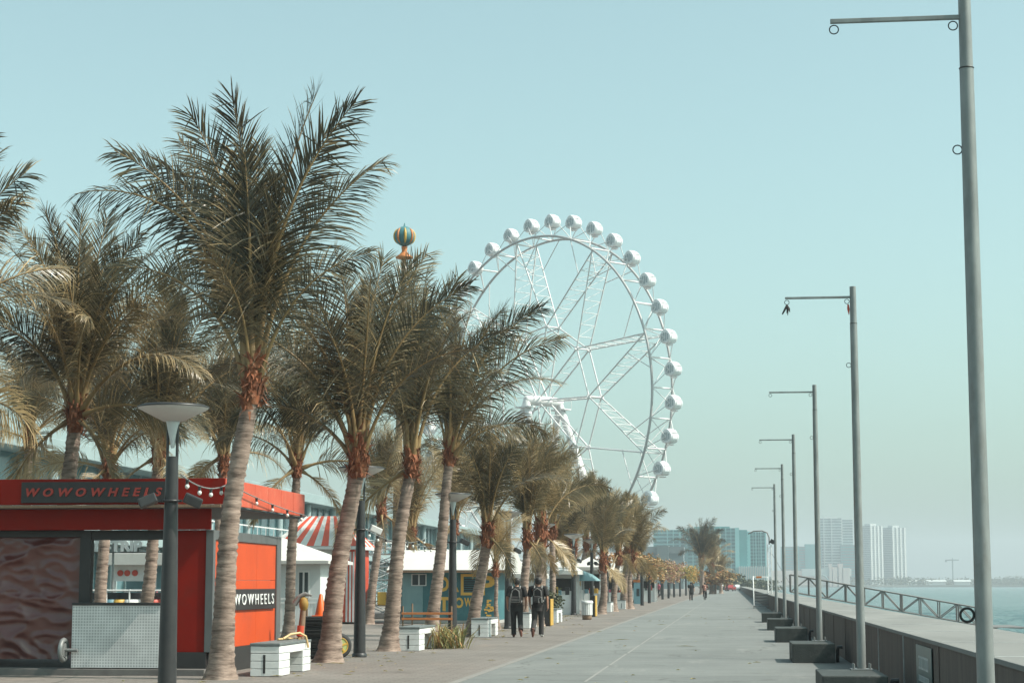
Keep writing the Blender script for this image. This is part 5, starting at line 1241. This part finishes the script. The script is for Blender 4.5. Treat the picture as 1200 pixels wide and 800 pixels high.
    b.loft([(h + V((0, -.032, -.055)), .078, .066), (h + V((0, -.03, .0)), .100, .078), (h + V((0, -.012, .05)), .106, .10), (h + V((0, -.006, .095)), .095, .098), (h + V((0, -.004, .13)), .062, .068), (h + V((0, 0, .146)), .02, .02)], 18)
    for v in b.bm.verts: v.co += V((noise.noise(v.co * 30), noise.noise(v.co * 30 + V((9, 0, 0))), 0)) * .008
    b.build('hair', 'hair', t)
    for s in (-1, 1): b = MB(); b.lathe([(.002, -.012), (.011, -.006), (.011, .006), (.002, .012)], h + V((s * .034, .088, .012)), 8); b.build('eye', 'glass_dark', t)
    return t
walkA = dict(pelvis=(0, 0, .95), chest=(0, .02, 1.30), neck=(0, .03, 1.49), head=(0, .055, 1.60), shl=(-.205, .02, 1.42), shr=(.205, .02, 1.42), ell=(-.275, -.02, 1.15), elr=(.275, .0, 1.15), wrl=(-.275, .05, .91), wrr=(.265, .10, .92),
             hipl=(-.085, 0, .90), hipr=(.085, 0, .90), knl=(-.095, .07, .50), knr=(.105, -.02, .49), anl=(-.09, .06, .085), anr=(.14, -.30, .22), toel=(-.10, .20, .035), toer=(.155, -.30, .07))
walkB = dict(pelvis=(0, 0, .96), chest=(0, .02, 1.31), neck=(0, .03, 1.50), head=(.01, .05, 1.61), shl=(-.205, .02, 1.43), shr=(.205, .02, 1.43), ell=(-.26, .06, 1.16), elr=(.275, -.05, 1.17), wrl=(-.25, .16, .95), wrr=(.29, -.06, .92),
             hipl=(-.085, 0, .91), hipr=(.085, 0, .91), knl=(-.11, .03, .50), knr=(.09, .09, .50), anl=(-.13, -.24, .20), anr=(.09, .08, .085), toel=(-.135, -.22, .06), toer=(.11, .22, .035))
PA, PB_ = gnd(605.5, 746), gnd(630.5, 746)
person('man in loose black clothes walking away, left of the pair', (PA.x, PA.y, 0), .05, walkA, wide=1.06, shoes=('shoe_brown', 'shoe_brown'))
person('man in black t-shirt and charcoal trousers walking away, right of the pair', (PB_.x, PB_.y, 0), .02, walkB, trou='trouser_grey', wide=.96)
def backpack(label, loc, seed, h=.46, w=.16):
    t = thing('backpack', label, 'backpack', loc, 0, 'backpacks of the two walkers')
    b = MB(); b.box((-w, -.10, 0), (w, .09, h), .06); b.build('body', 'fabric_black', t)
    MB().box((-w * .8, -.155, .03), (w * .8, -.08, h * .48), .035).build('pocket', 'trouser_grey', t)
    b = MB(); pts = [(-w * .72, -.115, h * .5), (-w * .66, -.125, h * .82), (0, -.12, h * .96), (w * .66, -.125, h * .82), (w * .72, -.115, h * .5)]; b.tube(pts, .014, 6)
    if seed == 1:
        b.tube([(-w * .8, -.16, h * .5), (-w * .86, -.15, .06), (w * .86, -.15, .06), (w * .8, -.16, h * .5)], .013, 6); b.tube([(-w * .8, -.155, h * .26), (w * .8, -.155, h * .26)], .01, 6); b.tube([(-w * .5, -.13, h * .86), (-w * .9, -.12, h * .52)], .016, 6)
    else: b.tube([(w * .3, -.16, h * .02), (w * .2, -.16, h * .3), (w * .8, -.15, h * .42), (w * .85, -.14, h * .05)], .02, 6)
    b.build('trim', 'pack_grey', t)
    for s in (-1, 1):
        b = MB(); b.tube([(s * w * .7, .06, h - .02), (s * w * .72, .13, h + .055), (s * w * .75, .22, h + .045), (s * w * .85, .33, h - .08), (s * w * 1.0, .30, .12), (s * w * .95, .06, .04)], .02, 6); b.build('strap', 'pack_grey', t)
    return t
backpack('black backpack with grey outlined pocket worn by the left walker', (PA.x, PA.y - .235, .97), 1)
backpack('black backpack with a grey arch trim worn by the right walker', (PB_.x + .02, PB_.y - .235, .99), 2, .45, .155)
q = gnd(810, 703.5)
standF = dict(walkA)
person('distant person in dark clothes walking on the promenade', (q.x, q.y, 0), .1, walkB, hands=False, shirt='fabric_black')
q = gnd(826, 702.5)
ride = dict(pelvis=(0, -.12, .98), chest=(0, .10, 1.30), neck=(0, .18, 1.47), head=(0, .23, 1.58), shl=(-.2, .14, 1.40), shr=(.2, .14, 1.40), ell=(-.26, .3, 1.18), elr=(.26, .3, 1.18), wrl=(-.24, .48, 1.05), wrr=(.24, .48, 1.05),
            hipl=(-.09, -.12, .93), hipr=(.09, -.12, .93), knl=(-.12, .25, .72), knr=(.12, .22, .56), anl=(-.12, .10, .38), anr=(.12, .08, .18), toel=(-.12, .25, .34), toer=(.12, .22, .14))
person('distant cyclist in a dark red shirt riding away', (q.x, q.y, 0), -.1, ride, hands=False, shirt='shoe_brown')
for px, py, m_, lab, hd in ((757, 704, 'pink', 'distant person in a pink shirt standing under the nearest pergola', 1.2), (781, 699.3, 'pink', 'distant person in a pink shirt between the pergola posts farther on', 2.2), (772.5, 702, 'white', 'distant person in a white shirt by the pergola posts', -1.0), (846, 693.5, 'white', 'far tiny person in a white shirt where the promenade ends', .3), (852, 692.5, 'fabric_black', 'far tiny person in dark clothes where the promenade ends', .1)):
    q2 = gnd(px, py); person(lab, (q2.x - (.9 if px < 800 else 0), q2.y, 0), hd, walkA if hd > 1 else walkB, hands=False, shirt=m_)
t = thing('bicycle', 'distant bicycle ridden by the cyclist in the dark red shirt', 'bicycle', (q.x, q.y, 0), -.1)
for y in (-.5, .52):
    wl = MB().torus((0, y, .33), .31, .022, 'X', 24, 6).build('wheel', 'rubber', t); b = MB()
    for k in range(8): a = k * PI / 4; b.tube([(0, y, .33), (0, y + .30 * math.cos(a), .33 + .30 * math.sin(a))], .005, 4)
    b.build('spokes', 'galv', wl)
b = MB(); b.tube([(0, -.5, .33), (0, -.02, .30), (0, -.2, .85), (0, -.5, .33)], .018, 6); b.tube([(0, -.2, .82), (0, .38, .84), (0, -.02, .30)], .02, 6); b.tube([(0, .52, .33), (0, .40, .82), (0, .38, 1.0)], .018, 6); b.build('frame', 'black_metal', t)
MB().tube([(-.25, .46, 1.02), (0, .40, 1.0), (.25, .46, 1.02)], .015, 6).build('handlebar', 'black_metal', t); MB().box((-.08, -.34, .86), (.08, -.06, .91), .03).build('saddle', 'rubber', t)

# ------------------------------------------------------------------ pergola with its flowering vines
pts = [(752.5, 709), (761, 706.3), (769, 703.8), (776.5, 702), (783.5, 700.6), (790, 699.4), (797, 698.4), (804, 697.4), (812, 696.5)]
P0 = [gnd(*p) for p in pts]
specs = [(0, 3, 'orange flowered pergola of black posts, nearest one', 'vine_orange', 'orange bougainvillea covering the nearest pergola'),
         (3, 6, 'middle pergola of black posts under pinkish flowers', 'vine_pink', 'pinkish flowering vine on the middle pergola'),
         (6, 9, 'far pergola of black posts under yellow green vine', 'vine_green', 'yellow green vine covering the far pergola')]
for a, c, lab, vm, vlab in specs:
    o = P0[a]; t = thing('pergola', lab, 'pergola', (o.x, o.y, 0), 0, 'pergolas beyond the palms'); h = 2.85; rel = []
    for i in range(a, c):
        p = P0[i] - o; rel.append(p)
        for dx in (0, -3.4):
            b = MB(); b.tube([(p.x + dx, p.y, 0), (p.x + dx, p.y, h)], .13, 10)
            b.tube([(p.x + dx, p.y, h - .75), (p.x + dx - .3, p.y, h - .3), (p.x + dx - .55, p.y, h)], .05, 6); b.tube([(p.x + dx, p.y, h - .75), (p.x + dx + .3, p.y, h - .3), (p.x + dx + .55, p.y, h)], .05, 6); b.build('post', 'black_metal', t)
    for dx in (0, -3.4): MB().tube([(rel[0].x + dx, rel[0].y - 1, h), (rel[-1].x + dx, rel[-1].y + 6, h)], .10, 8).build('beam', 'black_metal', t)
    for i in range(9):
        s = i / 8; p = rel[0].lerp(rel[-1], s); MB().box((p.x - 4.2, p.y - .05, h + .1), (p.x + .8, p.y + .05, h + .24)).build('rafter', 'black_metal', t)
    boxes = []; rs = random.Random(a)
    for i in range(16):
        s = rs.random(); p = rel[0].lerp(rel[-1], s); boxes.append(((p.x - 1.4 + rs.uniform(-2.2, 2.0), p.y + rs.uniform(-1, 5), h + rs.uniform(-.05, .55)), (1.3, 2.6, rs.uniform(.35, .75)), 1))
        if i % 3 == 0: boxes.append(((p.x + .6, p.y, h - .4), (.4, 1.2, .6), .35))
    leafcloud('bougainvillea', vlab, (o.x, o.y, 0), boxes, 8500, .115, vm, 'flowering vine', 'flowering vines on the pergolas', seed=a + 1)
q = at(838, 690, 300); leafcloud('flowering_bush', 'orange flowering bush under the far palm clump', (q.x, 300, 0), [((0, 0, 2.6), (3.2, 3, 1.0), 1)], 1500, .28, 'vine_orange', 'bush', seed=9)
MB_t = MB(); MB_t.tube([(0, 0, 0), (.1, 0, 1.2), (0, 0, 2.6)], [.22, .16, .12], 8); o_ = MB_t.build('trunk', 'bark', bpy.data.objects['flowering_bush'])

# small far clutter where the promenade meets the shore
def car(label, px, py, Y, m, rz):
    q = at(px, py, Y); t = thing('parked_car', label, 'car', (q.x, Y, 0), rz, 'cars parked where the promenade ends')
    b = MB(); b.prism([(-2.1, -.85, .35), (-2.1, -.85, .8), (-1.2, -.85, .95), (-.6, -.85, 1.42), (.9, -.85, 1.42), (1.7, -.85, .95), (2.1, -.85, .85), (2.1, -.85, .35)], (0, 1.7, 0)); b.build('body', m, t)
    b = MB(); b.prism([(-1.05, -.862, .97), (-.55, -.862, 1.36), (.85, -.862, 1.36), (1.5, -.862, .97)], (0, 1.724, 0)); b.build('window', 'glass_dark', t)
    for x in (-1.3, 1.3):
        for y in (-.86, .70): MB().tube([(x, y, .33), (x, y + .16, .33)], .33, 14).build('wheel', 'rubber', t)
car('small red car parked beyond the pergola', 856, 688, 430, 'car_red', 1.35)
car('small white car parked beyond the pergola', 863, 687, 470, 'car_white', 1.5)
for i, (px, Y, w, h, lab) in enumerate([(855, 520, 6, 3.2, 'low dark green bush behind the red car'), (868, 540, 8, 2.6, 'wide grey green bush where the promenade ends'), (880, 560, 7, 2.2, 'low bush at the foot of the far shore, left of the steps'), (846, 500, 5, 4.2, 'tall bush beside the drooping far palm')]):
    q = at(px, 690, Y); leafcloud('bush', lab, (q.x, Y, 0), [((0, 0, h * .5), (w, 4, h * .5), 1)], 1500, .42, 'bush_leaf', 'bush', 'bushes where the promenade ends', seed=20 + i)

rs = random.Random(44); b = MB(); tn_l = b.bm.verts.layers.float.new('tint')
for i in range(520):
    yy = rs.uniform(27, 95); xx = -8.2 + rs.gauss(0, .9) if rs.random() < .8 else rs.uniform(-9, 1.0)
    a = rs.uniform(0, 6.28); l = rs.uniform(.03, .13) if rs.random() < .9 else rs.uniform(.2, .5); w2 = rs.uniform(.006, .03); dx, dy = math.cos(a), math.sin(a); h = .004 + rs.uniform(0, .02)
    vs = [b.bm.verts.new((xx + dx * u * l - dy * v * w2, yy + dy * u * l + dx * v * w2, h + (.015 if u == 0 else 0))) for u, v in ((-1, 0), (0, -1), (1, 0), (0, 1))]
    for v in vs: v[tn_l] = rs.random() * .99
    b.bm.faces.new(vs)
lv = b.build('fallen_leaves', 'dry_leaf', kind='stuff'); lv['label'] = 'dry leaf scraps scattered on the paving under the palms'

# ------------------------------------------------------------------ far city across the bay
def fbox(t, px0, px1, ptop, Y, depth, floors, wall, band, fins=(), finm=None, nm='wing', z0=.4, gap=.42):
    o = t.location; a, c = at(px0, 680, Y).x - o.x, at(px1, 680, Y).x - o.x; y = Y - o.y; zt_ = at((px0 + px1) / 2, ptop, Y).z
    w_ = MB().box((a, y, z0 - 1), (c, y + depth, zt_)).build(nm, wall, t)
    fh = (zt_ - z0) / floors
    for i in range(floors):
        MB().box((a + .4, y - .25, z0 + fh * i + fh * gap), (c + .25, y + depth - .5, z0 + fh * (i + 1) - .12)).build('window_band', band, t)
    for s0, s1, up_ in fins:
        xa, xb = at(s0, 680, Y).x - o.x, at(s1, 680, Y).x - o.x; MB().box((xa, y - 1.2, z0 - 1), (xb, y + depth, zt_ + up_)).build('pier', finm or wall, t)
    return zt_
Y = 1100; c = at(835, 680, Y); t = thing('apartment_building', 'wide teal apartment block with pale stair towers beyond the palms', 'building', (c.x, Y, 0))
fbox(t, 766, 806.5, 620.5, Y + 14, 18, 15, 'far_teal_pale', 'far_window', ((796, 798.5, .5), (803, 806, .5), (782, 783, 0), (789, 790, 0)), 'far_teal_pale')
fbox(t, 806, 864, 618.5, Y, 22, 16, 'far_teal', 'far_window', ((831, 833, .6), (844, 845.5, .4), (818, 818.8, 0), (862, 867, .2), (812, 812.8, 0), (825, 825.8, 0), (838, 838.8, 0), (851, 851.8, 0), (857, 857.6, 0)), 'far_teal_pale')
MB().box((at(814, 680, Y).x - c.x, 2, 30), (at(856, 680, Y).x - c.x, 20, at(830, 616.5, Y).z)).build('penthouse', 'far_teal', t)
fbox(t, 867, 876, 620.5, Y + 3, 20, 16, 'far_teal', 'far_teal', (), None)
fbox(t, 879, 898, 623, Y + 12, 20, 16, 'far_teal', 'far_window', ((876, 880, .3), (886, 887, 0), (892, 893, 0), (897, 898.5, .3), (883, 883.6, 0), (889.5, 890, 0)), 'far_teal_pale')
MB().box((at(865, 680, Y - 10).x - c.x, -10, -1), (at(900, 680, Y - 10).x - c.x, 8, at(880, 664, Y - 10).z)).build('podium', 'far_teal_pale', t)
b = MB()
for i in range(16): x = at(866 + i * 2.1, 670, Y - 12).x - c.x; b.box((x, -10.8, .4), (x + .5, -10.05, at(880, 664, Y - 10).z + .5))
b.build('podium_fins', 'far_pale', t)
Y = 640; c = at(775, 680, Y); t = thing('office_building', 'low pale building with dark window strip left of the teal apartments', 'building', (c.x, Y, 0))
fbox(t, 740, 801, 640, Y, 16, 3, 'far_grey', 'far_grey_window', ((740, 757, .8), (770, 784, .3)), 'far_grey', gap=.5)
Y = 2150; c = at(940, 680, Y); t = thing('grey_apartment_block', 'wide hazy grey teal block left of the tallest tower', 'building', (c.x, Y, 0))
fbox(t, 916, 964, 640, Y, 20, 14, 'far_teal', 'far_grey_window', ((934, 937, .5), (944, 960, 2.6)), 'far_teal')
c = at(980, 680, Y); t = thing('tower_block', 'tallest hazy tower with stepped white crown across the bay', 'tower', (c.x, Y, 0))
fbox(t, 962, 987, 607, Y + 30, 20, 24, 'far_pale', 'far_grey_window', ((966, 967, .5), (975, 976, .5)), 'far_pale'); fbox(t, 986, 1000.5, 608.5, Y + 32, 20, 24, 'far_pale', 'far_grey_window', ((985.5, 988.5, 2),), 'far_pale')
MB().box((at(968, 680, Y).x - c.x, 34, 60), (at(984, 680, Y).x - c.x, 46, at(975, 603.5, Y).z)).build('crown_block', 'far_pale', t)
fbox(t, 986, 1009, 638, Y + 25, 14, 14, 'far_teal', 'far_grey_window', (), None)
def rtower(label, px0, px1, ptop, Y, rz, floors, wall, fr=.5):
    a, c = at(px0, 680, Y).x, at(px1, 680, Y).x; W_ = c - a; d = W_ / (math.cos(rz) + math.sin(rz)); t = thing('tower_block', label, 'tower', ((a + c) / 2, Y + W_ / 2, 0), rz, None); h = at((px0 + px1) / 2, ptop, Y).z; r = d / 2
    MB().box((-r, -r, -1), (r, r, h)).build('wall', wall, t); fh = h / floors
    for i in range(floors): MB().box((-r - .5, -r - .5, .4 + fh * i + fh * .5), (r + .5, r + .5, .4 + fh * (i + .95))).build('window_band', 'far_grey_window', t)
    for s in (-1, -.33, .33, 1):
        for ax in (0, 1):
            p = s * (r - 1.2); MB().box(((p - 1.2) if ax == 0 else r - .2, -r - 1.0 if ax == 0 else p - 1.2, -1), ((p + 1.2) if ax == 0 else r + 1.0, -r + .2 if ax == 0 else p + 1.2, h + .4)).build('pier', wall, t)
    MB().box((-r * .5, -r * .5, h), (r * .5, r * .5, h + 3)).build('roof_block', wall, t)
rtower('pale twin tower with one bright face, right of the tallest tower', 1009, 1036, 616, 2300, R(38), 32, 'far_pale')
rtower('pale twin tower farthest right, banded with grey windows', 1036.5, 1063, 618, 2320, R(32), 32, 'far_pale')
Y = 2060; c = at(965, 680, Y); t = thing('waterfront_mall', 'long pinkish waterfront building with stepped towers and an arch', 'building', (c.x, Y, 0))
fbox(t, 905, 972, 668, Y, 24, 2, 'far_pink', 'far_pink', (), None, nm='wing')
for p0, p1, pt in ((972, 975, 660), (976, 981, 664), (983, 988, 660), (987, 996, 665)): MB().box((at(p0, 680, Y).x - c.x, -3, -1), (at(p1, 680, Y).x - c.x, 20, at(p0, pt, Y).z)).build('stepped_tower', 'far_pink', t)
b = MB(); a_ = at(962, 680, Y).x - c.x; b.tube([(a_ + 9 * math.cos(k * PI / 12), -1, .5 + 11 * math.sin(k * PI / 12)) for k in range(13)], 1.0, 6); b.build('arch', 'far_pale', t)
MB().box((at(940, 680, Y).x - c.x, -1, 10), (at(998, 680, Y).x - c.x, 22, at(960, 666, Y).z)).build('upper_storey', 'far_pale', t)
q = at(1117, 684, 2500); t = thing('tower_crane', 'thin hazy tower crane on the far shore', 'crane', (q.x, 2500, 0)); h = at(1117, 656, 2500).z
MB().tube([(0, 0, 0), (0, 0, h)], .9, 6).build('mast', 'far_grey', t); MB().tube([(-9, 0, h), (0, 0, h + .5), (8, 0, h + .3)], [.8, 1.0, .8], 6).build('jib', 'far_grey', t); MB().tube([(0, 0, h), (0, 0, h + 3)], .6, 5).build('peak', 'far_grey', t); MB().box((-9.5, -1, h - 2.4), (-7, 1, h + .2)).build('counterweight', 'far_grey', t)
# wooded low far bank
boxes = []; rs = random.Random(77)
for i in range(90):
    px = rs.uniform(900, 1260); Y = rs.uniform(2120, 2420) if px < 1070 else rs.uniform(2290, 2480)
    q = at(px, 680, Y); boxes.append(((q.x, Y, rs.uniform(2, 5)), (rs.uniform(10, 26), 10, rs.uniform(3, 6.5)), 1))
leafcloud('far_trees', None, (0, 0, 0), boxes, 15000, 1.3, 'bush_leaf', None, seed=5, kind='stuff')['label'] = 'low wooded far bank across the bay'
rs = random.Random(8)
for i, lab in enumerate(['white low shed on the far bank near the twin towers', 'white low shed on the far bank below the crane', 'small pale shed on the far bank between towers and crane']):
    q = at((1069, 1128, 1096)[i], 684, 2280); t = thing('shed', lab, 'shed', (q.x, 2280, .4), 0, 'sheds on the far bank')
    MB().box((-6 - i * 3, 0, 0), (6 + i * 3, 8, 4)).build('wall', 'far_pale', t); b = MB(); b.prism([(-7 - i * 3, -1, 4), (-7 - i * 3, 4, 6.2), (-7 - i * 3, 9, 4)], (14 + i * 6, 0, 0)); b.build('roof', 'far_pale', t)
